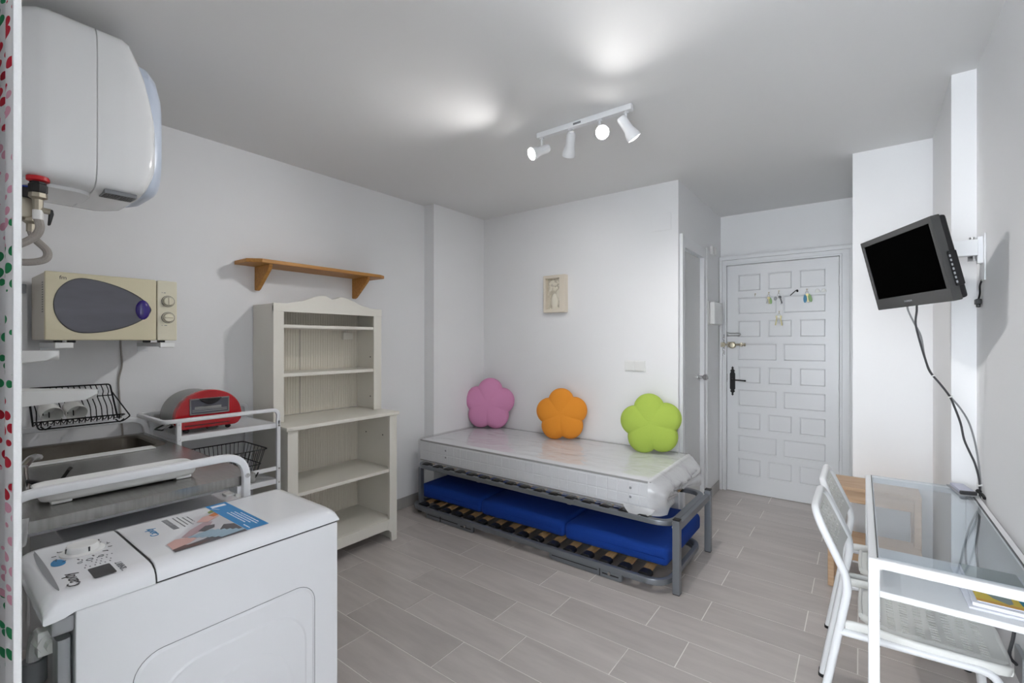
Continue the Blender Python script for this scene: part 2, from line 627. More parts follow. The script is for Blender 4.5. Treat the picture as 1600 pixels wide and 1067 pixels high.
# floor tiles, one object each, laid in half bond
TW, TD, G = 0.6065, 0.2025, 0.0045
tile_cache = {}
def tile(x0, x1, y0, y1):
    w, d = round(x1 - x0 - G, 4), round(y1 - y0 - G, 4)
    if w < 0.015 or d < 0.015:
        return
    if (w, d) not in tile_cache:
        bm = B()
        t = 0.0009
        vs, fs = box(bm, 0, w, 0, d, -0.005, 0.0)
        tile_cache[(w, d)] = mesh_from(bm, 'tile', None, 20)
        tile_cache[(w, d)].materials.append(M['tile'])
    o = bpy.data.objects.new('tile', tile_cache[(w, d)])
    COL.objects.link(o)
    o.parent = floor
    o.location = (x0 + G / 2, y0 + G / 2, 0)
rows = [1.9375 + TD * k for k in range(-10, 14)]
for k, y in enumerate(rows):
    par = (k - 10) % 2            # the row that starts at y = 1.9375 has a joint at -1.83
    base = -1.830 if par == 0 else -2.030
    if par == 1:
        base = -2.030
    ya, yb = max(y, -0.05), min(y + TD, 4.585)
    if yb <= ya:
        continue
    for j in range(-4, 6):
        xa, xb = base + TW * j, base + TW * (j + 1)
        lo, hi = (XL, XR + 0.01) if y < 3.34 else (-1.036, 0.33)
        if y > 3.50:
            hi = -0.03
        xa, xb = max(xa, lo), min(xb, hi)
        if xb > xa:
            tile(xa, xb, ya, yb)

wall('wall_left', (XL - 0.115, XL, -0.06, 3.46, 0, H))
wall('wall_left_column', (XL, -2.850, 2.697, 3.34, 0, H))
wall('wall_left_chase', (XL, -2.925, 0.05, 0.343, 0, 1.615))
wall('wall_back', (XL, -1.136, 3.34, 3.46, 0, H))
# wall with the bathroom door, along the entrance recess
DY0, DY1, DZ = 3.455, 3.965, 2.035
wall('wall_recess_side', (-1.136, -1.036, 3.34, DY0 - 0.004, 0, H), (-1.136, -1.036, DY1 + 0.004, 4.70, 0, H), (-1.136, -1.036, DY0 - 0.004, DY1 + 0.004, DZ + 0.004, H))
wall('wall_entrance', (-1.036, 0.0, 4.585, 4.70, 2.105, H))
wall('wall_recess_inner', (-0.040, 0.06, 3.64, 4.70, 0, H))
wall('wall_back_right', (-0.040, 0.60, 3.52, 3.64, 0, H))
bm = B()
prism(bm, [(0.312, 2.737), (0.60, 2.737), (0.60, 3.53), (0.325, 3.53)], 'Z', 0, H)
struct('wall_right_column', bm, 'wall')
wall('wall_right', (XR, 0.60, 0.45, 2.74, 0, H))
wall('wall_front_and_baffle', (XL, -1.36, -0.06, 0.05, 0, H), (-1.36, -0.70, -0.14, -0.04, 0, H))  # second box: unseen partition added to keep direct daylight off the curtain
wall('wall_added_sunroom_left', (-1.46, -1.36, -2.40, -0.06, 0, H))  # walls of the added sunroom, out of view
wall('wall_added_sunroom_right', (1.70, 1.80, -2.40, 0.55, 0, H), (0.60, 1.80, 0.45, 0.55, 0, H))
wall('wall_added_sunroom_window', (-1.46, -1.32, -2.48, -2.38, 0, H), (0.66, 1.80, -2.48, -2.38, 0, H), (-1.32, 0.66, -2.48, -2.38, 0, 0.18), (-1.32, 0.66, -2.48, -2.38, 2.42, H))  # opening of the added window, sized to shape the daylight
bm = B()
for x in (-1.32, -0.36, 0.60):
    rbox(bm, x, x + 0.06, -2.46, -2.40, 0.18, 2.42, 0.004)
rbox(bm, -1.32, 0.66, -2.46, -2.40, 0.18, 0.24, 0.004)
rbox(bm, -1.32, 0.66, -2.46, -2.40, 2.36, 2.42, 0.004)
struct('window_added_1', bm, 'trim')  # unseen window, added as the opening for the daylight
# unseen wall added behind the entrance door so that no daylight leaks
wall('wall_daylight_stop', (-1.2, 0.1, 4.72, 4.80, 0, H))

def baseb(name, *b):
    bm = B()
    for q in b:
        rbox(bm, *q, 0.0015, 1)
    struct(name, bm, 'baseb')
BH, BT = 0.088, 0.009
baseb('baseboard_left', (XL, XL + BT, 0.36, 2.697, 0, BH), (XL, -2.850 + BT, 2.697 - BT, 2.697, 0, BH), (-2.850, -2.850 + BT, 2.69, 3.34, 0, BH))
baseb('baseboard_back', (-2.85, -1.036, 3.34 - BT, 3.34, 0, BH))
baseb('baseboard_recess', (-1.036, -1.036 + BT, 3.34, 3.375, 0, BH), (-1.036, -1.036 + BT, 4.06, 4.50, 0, BH))
baseb('baseboard_right', (XR - BT, XR, 0.45, 2.737, 0, BH), (0.317, XR, 2.737 - BT, 2.737, 0, BH), (0.0, 0.32, 3.52 - BT, 3.52, 0, BH))

# blind junction cover on the back wall
bm = B()
rbox(bm, -1.235, -1.085, 3.3365, 3.341, 2.155, 2.275, 0.0015, 1)
struct('trim_1', bm, 'wall')

# ------------------------------------------------------------------ entrance door
YD = 4.545
bm = B()
def casing(bm, x0, x1, z0, z1):
    rbox(bm, x0, x1, YD - 0.012, 4.66, z0, z1, 0.004, 2)
casing(bm, -1.030, -0.975, 0, 2.105)
casing(bm, -0.135, -0.045, 0, 2.105)
rbox(bm, -1.029, -0.0462, YD - 0.0132, 4.659, 2.0402, 2.1102, 0.004, 2)
rbox(bm, -1.034, -1.008, YD - 0.030, 4.64, 0, 2.118, 0.006, 2)
rbox(bm, -0.070, -0.042, YD - 0.030, 4.64, 0, 2.118, 0.006, 2)
rbox(bm, -1.0332, -0.0428, YD - 0.0312, 4.639, 2.084, 2.1192, 0.006, 2)
rbox(bm, -0.990, -0.974, YD - 0.020, 4.60, 0, 2.052, 0.004, 2)
rbox(bm, -0.136, -0.118, YD - 0.020, 4.60, 0, 2.052, 0.004, 2)
rbox(bm, -0.9892, -0.1188, YD - 0.0212, 4.599, 2.0362, 2.0532, 0.004, 2)
struct('trim_2', bm, 'trim')

bm = B()
box(bm, -0.971, -0.139, YD + 0.006, YD + 0.045, 0.006, 2.033)
door = struct('door_1', bm, 'trim')
# stiles and rails stand proud, the panels sit in the openings
cells = []
for k in range(9):
    zt = 1.947 - 0.2045 * k
    zb = zt - 0.153
    if k % 2 == 0:
        cells += [(-0.881, -0.696, zb, zt), (-0.644, -0.461, zb, zt), (-0.412, -0.224, zb, zt)]
    else:
        cells += [(-0.881, -0.573, zb, zt), (-0.529, -0.224, zb, zt)]
xs_all = (-0.971, -0.881, -0.224, -0.139)
bm = B()
yf = YD - 0.004
box(bm, -0.971, -0.881, yf, YD + 0.007, 0.006, 2.033)
box(bm, -0.224, -0.139, yf, YD + 0.007, 0.006, 2.033)
zr = [2.033] + [v for k in range(9) for v in (1.947 - 0.2045 * k, 1.794 - 0.2045 * k)] + [0.006]
for a, b in zip(zr[0::2], zr[1::2]):
    box(bm, -0.881, -0.224, yf, YD + 0.007, b, a)
for k in range(9):
    zt = 1.947 - 0.2045 * k
    zb = zt - 0.153
    for m0, m1 in (((-0.696, -0.644), (-0.461, -0.412)) if k % 2 == 0 else ((-0.573, -0.529),)):
        box(bm, m0, m1, yf, YD + 0.007, zb, zt)
obj('door_frame', bm, 'trim', door)
for x0, x1, z0, z1 in cells:
    bm = B()
    t = bmesh.new()
    e = 0.006
    w = 0.014
    A = [(x0 + e, YD + 0.006, z0 + e), (x1 - e, YD + 0.006, z0 + e), (x1 - e, YD + 0.006, z1 - e), (x0 + e, YD + 0.006, z1 - e)]
    C = [(x0 + w, YD - 0.001, z0 + w), (x1 - w, YD - 0.001, z0 + w), (x1 - w, YD - 0.001, z1 - w), (x0 + w, YD - 0.001, z1 - w)]
    va = [t.verts.new(p) for p in A]
    vc = [t.verts.new(p) for p in C]
    t.faces.new(va[::-1])
    t.faces.new(vc)
    for k in range(4):
        t.faces.new((va[k], va[(k + 1) % 4], vc[(k + 1) % 4], vc[k]))
    merge(bm, t)
    obj('panel', bm, 'trim', door)
# black wrought plate and lever
bm = B()
prof = [(0.0, 1.128), (0.010, 1.112), (0.005, 1.103), (0.012, 1.096), (0.020, 1.085), (0.013, 1.078), (0.022, 1.060), (0.022, 0.925),
        (0.013, 0.912), (0.021, 0.902), (0.012, 0.893), (0.005, 0.884), (0.010, 0.875), (0.0, 0.860)]
poly = [(-0.925 + a, z) for a, z in prof] + [(-0.925 - a, z) for a, z in prof[-2:0:-1]]
prism(bm, poly, 'Y', yf - 0.007, yf, 0.0012, 1)
pl = obj('escutcheon', bm, 'iron', door, label='black wrought iron lock plate')
bm = B()
cyl(bm, (-0.925, yf - 0.004, 1.006), (-0.925, yf - 0.05, 1.006), 0.009, 10)
tube(bm, fillet([(-0.925, yf - 0.046, 1.006), (-0.87, yf - 0.05, 1.006), (-0.815, yf - 0.046, 1.003)], 0.02), 0.0065, 8)
sphere(bm, (-0.815, yf - 0.046, 1.003), 0.008, 8)
obj('lever_handle', bm, 'iron', pl)
# surface bolt and chain guard
bm = B()
rbox(bm, -1.020, -0.985, yf - 0.035, yf - 0.012, 1.300, 1.342, 0.003)
rbox(bm, -0.965, -0.905, yf - 0.022, yf, 1.297, 1.347, 0.004)
lathe(bm, [(0.030, 0), (0.030, 0.02), (0.024, 0.028), (0.010, 0.030)], (-0.925, yf - 0.012, 1.318), (0, -1, 0), 18)
cyl(bm, (-0.985, yf - 0.022, 1.322), (-0.82, yf - 0.022, 1.322), 0.009, 10)
rbox(bm, -0.862, -0.842, yf - 0.03, yf, 1.305, 1.340, 0.003)
cyl(bm, (-0.826, yf - 0.022, 1.322), (-0.816, yf - 0.022, 1.322), 0.015, 10)
obj('surface_bolt', bm, 'brass', door, label='worn nickel sliding bolt')
bm = B()
rbox(bm, -0.985, -0.955, yf - 0.014, yf, 1.395, 1.435, 0.003)
tube(bm, fillet([(-0.97, yf - 0.012, 1.424), (-0.865, yf - 0.020, 1.424), (-0.855, yf - 0.020, 1.414), (-0.865, yf - 0.020, 1.402), (-0.97, yf - 0.012, 1.402)], 0.01), 0.005, 6)
for k in range(8):
    z = 1.40 - 0.024 * k
    t = bmesh.new()
    ring = [(-0.995 - 0.004 * (k % 2) + 0.006 * math.cos(q) * (1 if k % 2 else 0.3), yf - 0.016 + 0.006 * math.cos(q) * (0.3 if k % 2 else 1), z + 0.015 * math.sin(q)) for q in [2 * PI * i / 10 for i in range(10)]]
    tube(bm, ring, 0.0022, 5, closed=True)
obj('door_chain', bm, 'chrome', door)
# hinges
for z in (1.84, 1.50, 1.00, 0.35):
    bm = B()
    cyl(bm, (-0.135, YD - 0.012, z - 0.045), (-0.135, YD - 0.012, z + 0.045), 0.006, 8)
    obj('hinge', bm, 'trim', door)
bm = B()
rbox(bm, -0.975, -0.969, YD - 0.008, YD + 0.01, 0.98, 1.06, 0.002, 1)
obj('latch_plate', bm, 'chrome', door)
# key hooks
def hook(x, z, m='brass', long=False):
    bm = B()
    if long:
        tube(bm, smooth_path([(x - 0.050, yf - 0.02, z - 0.034), (x - 0.02, yf - 0.02, z - 0.004), (x, yf - 0.012, z + 0.012), (x + 0.006, yf - 0.004, z)], 4), 0.0035, 6)
        cyl(bm, (x, yf, z), (x, yf - 0.014, z + 0.006), 0.007, 8)
    else:
        cyl(bm, (x, yf, z), (x, yf - 0.008, z), 0.006, 8)
        tube(bm, smooth_path([(x, yf - 0.004, z), (x, yf - 0.018, z - 0.004), (x, yf - 0.022, z - 0.014), (x, yf - 0.018, z - 0.020), (x, yf - 0.014, z - 0.014)], 4), 0.002, 6)
    obj('hook', bm, m, door)
for x, z in ((-0.741, 1.768), (-0.636, 1.772), (-0.560, 1.782), (-0.357, 1.782), (-0.557, 1.606)):
    hook(x, z)
hook(-0.425, 1.770, 'iron', True)
for x in (-0.283, -0.240):
    bm = B()
    prism(bm, [(x - 0.019, 1.752), (x + 0.019, 1.752), (x + 0.013, 1.775), (x, 1.785), (x - 0.013, 1.775)], 'Y', yf - 0.012, yf, 0.004, 2)
    cyl(bm, (x, yf - 0.011, 1.764), (x, yf - 0.019, 1.764), 0.006, 8)
    obj('adhesive_hook', bm, 'white_plastic', door)

# ------------------------------------------------------------------ bathroom door (seen almost edge on)
bm = B()
xw = -1.036
def arch(bm, y0, y1, z0, z1, dx=0.014):
    rbox(bm, xw - 0.098 - dx * 0.1, xw + dx, y0, y1, z0, z1, 0.004, 2)
arch(bm, 3.375, 3.455, 0, 2.120)
arch(bm, 3.965, 4.045, 0, 2.120)
arch(bm, 3.376, 4.044, 2.035, 2.1192, 0.0148)
arch(bm, 3.372, 3.390, 0, 2.124, 0.022)
arch(bm, 4.030, 4.048, 0, 2.124, 0.022)
struct('trim_3', bm, 'trim')
bm = B()
rbox(bm, xw - 0.055, xw - 0.018, 3.459, 3.961, 0.006, 2.031, 0.002, 1)
bd = struct('door_2', bm, 'bathdoor')
bm = B()
lathe(bm, [(0.026, 0), (0.026, 0.006), (0.011, 0.012), (0.011, 0.035), (0.020, 0.040), (0.026, 0.052), (0.025, 0.066), (0.015, 0.074)], (xw - 0.018, 3.915, 1.062), (1, 0, 0), 18)
obj('door_knob', bm, 'chrome', bd)

# fuse box and small chime
ob = thing('fuse_box', 'white wall fuse box between the bathroom door and the entrance door', 'fuse box', (xw, 4.24, 1.49))
bm = B()
rbox(bm, xw, xw + 0.018, 4.10, 4.39, 1.49, 1.69, 0.004)
obj('back_box', bm, 'white_plastic', ob)
bm = B()
rbox(bm, xw + 0.018, xw + 0.060, 4.115, 4.385, 1.495, 1.685, 0.010, 3)
obj('cover', bm, 'white_plastic', ob)
bm = B()
rbox(bm, xw, xw + 0.022, 4.20, 4.27, 2.10, 2.17, 0.004)
rbox(bm, xw + 0.010, xw + 0.030, 4.285, 4.30, 2.105, 2.165, 0.003)
single('door_chime', bm, 'white_plastic', 'small white square box high on the recess wall beside the entrance door', 'door chime', (xw, 4.235, 2.10))

# double light switch
sw = thing('light_switch', 'double white light switch plate on the back wall', 'light switch', (-1.355, 3.34, 1.125))
bm = B()
rbox(bm, -1.437, -1.273, 3.331, 3.34, 1.124, 1.207, 0.003)
obj('plate', bm, 'white_plastic', sw)
for x0 in (-1.429, -1.351):
    bm = B()
    rbox(bm, x0, x0 + 0.071, 3.325, 3.331, 1.131, 1.200, 0.003)
    obj('rocker', bm, 'white_plastic', sw)

# framed relief on the back wall
fr = thing('relief_frame', 'small cream box frame with pale plaster relief hung on the back wall', 'wall art', (-2.05, 3.34, 1.59))
x0, x1, z0, z1 = -2.145, -1.935, 1.592, 1.903
bm = B()
for q in ((x0, x0 + 0.022, z0, z1), (x1 - 0.055, x1, z0, z1), (x0 + 0.02, x1 - 0.05, z0, z0 + 0.030), (x0 + 0.02, x1 - 0.05, z1 - 0.026, z1)):
    rbox(bm, q[0], q[1], 3.285, 3.34, q[2], q[3], 0.004)
obj('frame', bm, 'frame_c', fr)
bm = B()
box(bm, x0 + 0.015, x1 - 0.045, 3.325, 3.339, z0 + 0.02, z1 - 0.02)
obj('backing', bm, 'frame_in', fr)
bm = B()
sphere(bm, (-2.055, 3.325, 1.690), 0.05, 18, (0.80, 0.35, 1.35))
sphere(bm, (-2.020, 3.325, 1.735), 0.03, 14, (0.8, 0.4, 1.6))
sphere(bm, (-2.050, 3.325, 1.630), 0.03, 14, (1.2, 0.4, 0.6))
for k in range(26):
    a = random.random()
    sphere(bm, (-2.105 + 0.11 * random.random(), 3.324, 1.775 + 0.095 * a), 0.008 + 0.006 * random.random(), 8, (1, 0.5, 1))
for k in range(5):
    sphere(bm, (-2.095 + 0.022 * k, 3.322, 1.626), 0.008, 8, (1, 0.6, 1))
obj('plaster_relief', bm, 'relief', fr)

# ------------------------------------------------------------------ track lamp
LY, LZ = 2.138, 2.5
lamp = thing('track_light', 'white ceiling track light with four swivel spotlights', 'ceiling light', (-1.15, LY, H))
bm = B()
rbox(bm, -1.430, -0.882, LY - 0.016, LY + 0.016, 2.470, 2.4995, 0.003)
obj('rail', bm, 'white_metal', lamp)
bm = B()
rbox(bm, -1.20, -1.155, LY - 0.0165, LY - 0.0158, 2.479, 2.490, 0.0003, 1)
obj('rating_plate', bm, 'midgrey', lamp)
Fv = Vector((-0.602, 0.799, 0))
Rv = Vector((0.799, 0.602, 0))
Z = Vector((0, 0, 1))
heads = [(-1.405, Rv * -0.74 - Fv * 0.40 - Z * 0.42, 1.0), (-1.225, Fv * 0.66 - Z * 0.72 - Rv * 0.04, 0.6),
         (-1.055, Fv * -0.93 - Z * 0.36, 1.15), (-0.915, Rv * 0.50 - Z * 0.66 + Fv * 0.12, 1.15)]
for x, d, on in heads:
    d = d.normalized()
    piv = Vector((x, LY, 2.412))
    bm = B()
    cyl(bm, (x, LY, 2.47), (x, LY, 2.42), 0.006, 8)
    cyl(bm, (x, LY, 2.472), (x, LY, 2.462), 0.013, 12)
    sphere(bm, piv, 0.009, 8)
    obj('swivel_arm', bm, 'white_metal', lamp)
    o = piv + d * -0.02 + Vector((0, 0, -0.008))
    bm = B()
    lathe(bm, [(0.010, -0.030), (0.020, -0.026), (0.024, -0.015), (0.0245, 0.030), (0.025, 0.045), (0.031, 0.062), (0.0345, 0.078), (0.0345, 0.094), (0.0325, 0.094), (0.0315, 0.080), (0.026, 0.062), (0.010, 0.056)], o, d, 24, cap=False)
    h = obj('spotlight_head', bm, 'white_metal', lamp)
    bm = B()
    lathe(bm, [(0.010, 0.056), (0.024, 0.066), (0.0300, 0.080), (0.0300, 0.089), (0.024, 0.095), (0.013, 0.098), (0.0, 0.099)], o, d, 20, cap=False)
    obj('bulb', bm, 'bulb', h)
    # the reflector bulb's own beam, from its front face
    ld = bpy.data.lights.new('reflector_beam', 'SPOT')
    ld.energy = SPOT * on
    ld.spot_size = math.radians(100 if x == -1.055 else 128)
    ld.spot_blend = 1.0
    ld.shadow_soft_size = 0.03
    ld.color = (1.0, 0.985, 0.965)
    lo = bpy.data.objects.new('reflector_beam', ld)
    COL.objects.link(lo)
    lo.parent = lamp
    lo.rotation_euler = d.to_track_quat('-Z', 'Y').to_euler()
    lo.location = o + d * 0.104 - Vector((-1.15, LY, H))

# ------------------------------------------------------------------ bed frame
bed = thing('bed_frame', 'silver grey metal bed frame with slats, standing under the wrapped mattress', 'bed', (-1.82, 2.83, 0))
def loop_frame(bm, x0, x1, y0, y1, z, r, sec):
    pts = fillet([(x0, y0, z), (x1, y0, z), (x1, y1, z), (x0, y1, z)], r, 6, closed=True)
    tube(bm, pts, 0, closed=True, section=sec)
bm = B()
loop_frame(bm, -2.835, -0.812, 2.500, 3.150, 0.364, 0.11, rect_section(0.036, 0.030, 0.006))
for x in (-2.2, -1.45):
    rbox(bm, x - 0.015, x + 0.015, 2.51, 3.14, 0.335, 0.355, 0.003, 1)
obj('side_rail', bm, 'greymetal', bed)
bm = B()
rbox(bm, -0.800, -0.770, 2.525, 3.122, 0.335, 0.375, 0.004)
obj('end_rail', bm, 'greymetal', bed)
for x, y in ((-0.785, 2.506), (-0.785, 3.141)):
    bm = B()
    rbox(bm, x - 0.019, x + 0.019, y - 0.019, y + 0.019, 0.004, 0.395, 0.003)
    lg = obj('leg', bm, 'greymetal', bed)
    for z0, z1 in ((0.395, 0.402), (0.0, 0.006)):
        bm = B()
        rbox(bm, x - 0.0185, x + 0.0185, y - 0.0185, y + 0.0185, z0, z1, 0.002, 1)
        obj('end_cap', bm, 'black', lg)
    bm = B()
    for z in (0.372, 0.35):
        cyl(bm, (x - 0.019, y + 0.003, z), (x - 0.026, y + 0.003, z), 0.006, 8)
    obj('bolt', bm, 'chrome', lg)
for x, y in ((-2.800, 2.512), (-2.800, 3.135)):
    bm = B()
    rbox(bm, x - 0.016, x + 0.016, y - 0.016, y + 0.016, 0.004, 0.350, 0.003)
    lg = obj('leg', bm, 'greymetal', bed)
    bm = B()
    rbox(bm, x - 0.017, x + 0.017, y - 0.017, y + 0.017, 0.0, 0.008, 0.002, 1)
    obj('end_cap', bm, 'black', lg)
def slats(root, xs, y0, y1, z, arch):
    for x in xs:
        bm = B()
        N = 6
        t = bmesh.new()
        w, th = 0.026, 0.008
        for a, b in ((1, 0),):
            top, bot = [], []
            for k in range(N + 1):
                f = k / N
                y = y0 + (y1 - y0) * f
                zz = z + arch * (1 - (2 * f - 1) ** 2)
                top.append((t.verts.new((x - w, y, zz + th)), t.verts.new((x + w, y, zz + th))))
                bot.append((t.verts.new((x - w, y, zz)), t.verts.new((x + w, y, zz))))
            for k in range(N):
                t.faces.new((top[k][0], top[k][1], top[k + 1][1], top[k + 1][0]))
                t.faces.new((bot[k][0], bot[k + 1][0], bot[k + 1][1], bot[k][1]))
                t.faces.new((top[k][0], top[k + 1][0], bot[k + 1][0], bot[k][0]))
                t.faces.new((top[k][1], bot[k][1], bot[k + 1][1], top[k + 1][1]))
            t.faces.new((top[0][0], bot[0][0], bot[0][1], top[0][1]))
            t.faces.new((top[-1][0], top[-1][1], bot[-1][1], bot[-1][0]))
        merge(bm, t)
        s = obj('slat', bm, 'slatwood', root)
        for y, sg in ((y0, 1), (y1, -1)):
            bm = B()
            prism(bm, [(x - 0.034, z - 0.012), (x + 0.034, z - 0.012), (x + 0.034, z + 0.008), (x + 0.018, z + 0.017), (x - 0.018, z + 0.017), (x - 0.034, z + 0.008)], 'Y', min(y - sg * 0.022, y + sg * 0.038), max(y - sg * 0.022, y + sg * 0.038), 0.003, 1)
            obj('end_cap', bm, 'black', s)
slats(bed, [-2.74 + 0.118 * k for k in range(16)], 2.514, 3.136, 0.371, 0.0)

# ------------------------------------------------------------------ trundle under it
tr = thing('trundle_bed', 'low grey metal trundle frame with wooden slats, rolled under the bed', 'trundle bed', (-1.83, 2.80, 0))
bm = B()
loop_frame(bm, -2.840, -0.822, 2.440, 3.10, 0.062, 0.12, rect_section(0.030, 0.032, 0.006))
obj('frame', bm, 'greymetal', tr)
bm = B()
loop_frame(bm, -2.826, -0.836, 2.456, 3.085, 0.040, 0.11, rect_section(0.02, 0.016, 0.004))
obj('inner_rail', bm, 'greymetal', tr)
def leg_plate(x0, x1, xj):
    bm = B()
    prism(bm, [(x0, 0.052), (x0, 0.012), (x0 + 0.012, 0.004), (x1 - 0.012, 0.0), (x1, 0.008), (x1, 0.052)], 'Y', 2.432, 2.450, 0.003, 1)
    p = obj('folding_leg', bm, 'greymetal', tr)
    bm = B()
    rbox(bm, xj - 0.002, xj + 0.002, 2.428, 2.433, 0.006, 0.05, 0.0005, 1)
    rbox(bm, x0 + 0.02, x1 - 0.15, 2.429, 2.433, 0.030, 0.034, 0.0005, 1)
    rbox(bm, x1 - 0.12, x1 - 0.02, 2.429, 2.433, 0.022, 0.028, 0.0005, 1)
    obj('fold_line', bm, 'dark', p)
    bm = B()
    cyl(bm, (x1 - 0.075, 2.434, 0.034), (x1 - 0.075, 2.424, 0.034), 0.010, 10)
    obj('rivet', bm, 'chrome', p)
leg_plate(-1.545, -1.065, -1.20)
leg_plate(-2.66, -2.175, -2.50)
slats(tr, [-2.735 + 0.119 * k for k in range(16)], 2.475, 3.07, 0.072, 0.010)

# blue seat cushions lying on the trundle
cx = [-2.845, -2.205, -1.505, -0.848]
lab = ['royal blue foam cushion at the wall end of the trundle', 'royal blue foam cushion in the middle of the trundle', 'royal blue foam cushion at the open end of the trundle, by the tall legs']
for k in range(3):
    bm = B()
    t = bmesh.new()
    x0, x1 = cx[k] + 0.003, cx[k + 1] - 0.003
    box(t, x0, x1, 2.548, 3.225, 0.098, 0.205)
    bmesh.ops.bevel(t, geom=list(t.edges), offset=0.030, segments=4, affect='EDGES', profile=0.5)
    bmesh.ops.subdivide_edges(t, edges=[e for e in t.edges if e.calc_length() > 0.1], cuts=5, use_grid_fill=True)
    for v in t.verts:
        u = (v.co.x - x0) / (x1 - x0)
        w = (v.co.y - 2.548) / 0.677
        if v.co.z > 0.17:
            v.co.z += 0.016 * math.sin(PI * u) * math.sin(PI * min(max(w, 0), 1)) + 0.004 * math.sin(9 * v.co.x + 5 * v.co.y)
        if v.co.y < 2.60:
            v.co.y += 0.006 * math.sin(7 * v.co.x + k) - 0.004
    merge(bm, t)
    c = single('seat_cushion', bm, 'blue', lab[k], 'cushion', ((x0 + x1) / 2, 2.88, 0.10), 'blue foam cushions on the trundle', angle=60)
    t2 = B()
    tube(t2, fillet([(x0 + 0.012, 2.5415, 0.15), (x1 - 0.012, 2.5415, 0.15)], 0.01), 0.0025, 6)
    MW[c.name] = Matrix.Translation(c.location)
    obj('seam', t2, 'blue', c)

# ------------------------------------------------------------------ mattress in its plastic wrapping
MX0, MX1, MY0, MY1, MZ0, MZ1 = -2.842, -0.935, 2.532, 3.324, 0.389, 0.568
mt = thing('mattress', 'single mattress still wrapped in clear plastic on the metal bed frame', 'mattress', ((MX0 + MX1) / 2, (MY0 + MY1) / 2, MZ0))
bm = B()
rbox(bm, MX0, MX1, MY0, MY1, MZ0, MZ1 - 0.004, 0.016, 3)
body = obj('mattress_body', bm, 'mattress', mt)
bm = B()
for z in (MZ1 - 0.010, MZ0 + 0.014):
    loop = fillet([(MX0 + 0.003, MY0 + 0.003, z), (MX1 - 0.003, MY0 + 0.003, z), (MX1 - 0.003, MY1 - 0.003, z), (MX0 + 0.003, MY1 - 0.003, z)], 0.02, 4, closed=True)
    tube(bm, loop, 0.0062, 7, closed=True)
obj('piping', bm, 'piping', mt)
bm = B()
x = MX0 + 0.06
while x < MX1 - 0.03:
    rbox(bm, x, x + 0.062, MY0 - 0.004, MY0 + 0.002, MZ0 + 0.030, MZ0 + 0.085, 0.0035, 1)
    rbox(bm, x, x + 0.062, MY0 - 0.004, MY0 + 0.002, MZ0 + 0.090, MZ1 - 0.022, 0.0035, 1)
    x += 0.066
obj('quilting', bm, 'mattress', body, stuff=True)
for x in (MX0 + 0.30, MX1 - 0.12):
    for z in (0.46, 0.512):
        bm = B()
        lathe(bm, [(0.0075, 0), (0.0075, 0.003), (0.004, 0.004), (0.003, 0.002)], (x, MY0 - 0.003, z), (0, -1, 0), 10)
        obj('air_vent', bm, 'midgrey', mt)
# plastic film: a loose skin around the mattress, bunched at the open end
from mathutils import noise
t = bmesh.new()
nx, ny = 60, 22
def film_pt(u, v):
    # v: 0 bottom front .. 1 bottom back, around the front, top and back
    x = MX0 - 0.004 + (MX1 + 0.079 - MX0) * u
    per = [(MY0 - 0.008, MZ0 - 0.006), (MY0 - 0.009, MZ1 - 0.012), (MY0 + 0.012, MZ1 + 0.006), (MY1 - 0.012, MZ1 + 0.006), (MY1 + 0.008, MZ1 - 0.012), (MY1 + 0.008, MZ0 - 0.006)]
    ks = [0, 0.24, 0.28, 0.74, 0.78, 1.0]
    for a in range(5):
        if v <= ks[a + 1] + 1e-9:
            f = (v - ks[a]) / (ks[a + 1] - ks[a])
            y = per[a][0] * (1 - f) + per[a + 1][0] * f
            z = per[a][1] * (1 - f) + per[a + 1][1] * f
            break
    end = max(0.0, (x - MX1 + 0.02) / 0.095)
    if end > 0:
        z = z + (0.47 - z) * 0.42 * end ** 1.6 - 0.035 * end
        y = y + (2.90 - y) * 0.16 * end ** 1.5
    amp = 0.003 + 0.016 * min(1.0, end + max(0, (u - 0.86) * 3.0))
    n1 = noise.noise(Vector((x * 6, y * 9, z * 14)))
    n2 = noise.noise(Vector((x * 17 + 5, y * 15, z * 22)))
    k = abs(n1) * amp + abs(n2) * amp * 0.6
    if v < 0.26:
        return (x, y - k, z)
    if v > 0.76:
        return (x, y + k * 0.5, z)
    return (x, y, z + k * (0.5 if end <= 0 else 1.0))
vs_ = [j / 40 for j in range(41)]
us_ = [i / 70 for i in range(58)] + [0.83 + 0.17 * i / 22 for i in range(23)]
t.free()
def film_sheet(us, fan):
    t = bmesh.new()
    grid = [[t.verts.new(film_pt(u, v)) for v in vs_] for u in us]
    for i in range(len(us) - 1):
        for j in range(len(vs_) - 1):
            t.faces.new((grid[i][j], grid[i + 1][j], grid[i + 1][j + 1], grid[i][j + 1]))
    if fan:
        # film gathered over the end of the mattress
        prev = grid[-1]
        c = Vector((MX1 + 0.050, 2.90, 0.435))
        for f in (0.18, 0.40, 0.65, 0.9):
            ring = []
            for v in grid[-1]:
                p = v.co * (1 - f) + c * f
                p.x = v.co.x - 0.035 * f + 0.030 * noise.noise(v.co * 14 + Vector((f * 3, 0, 0))) + 0.012 * noise.noise(v.co * 40)
                p.y += 0.02 * noise.noise(v.co * 13)
                ring.append(t.verts.new(p))
            for j in range(len(ring) - 1):
                t.faces.new((prev[j], ring[j], ring[j + 1], prev[j + 1]))
            prev = ring
    b = B()
    merge(b, t)
    return b
cut = [u for u in us_ if MX0 - 0.004 + (MX1 + 0.079 - MX0) * u < MX1 - 0.012]
obj('plastic_wrap', film_sheet(cut, False), 'film', mt, angle=180)
obj('wrap_end', film_sheet([u for u in us_ if u >= cut[-1]], True), 'film_end', mt, angle=180)
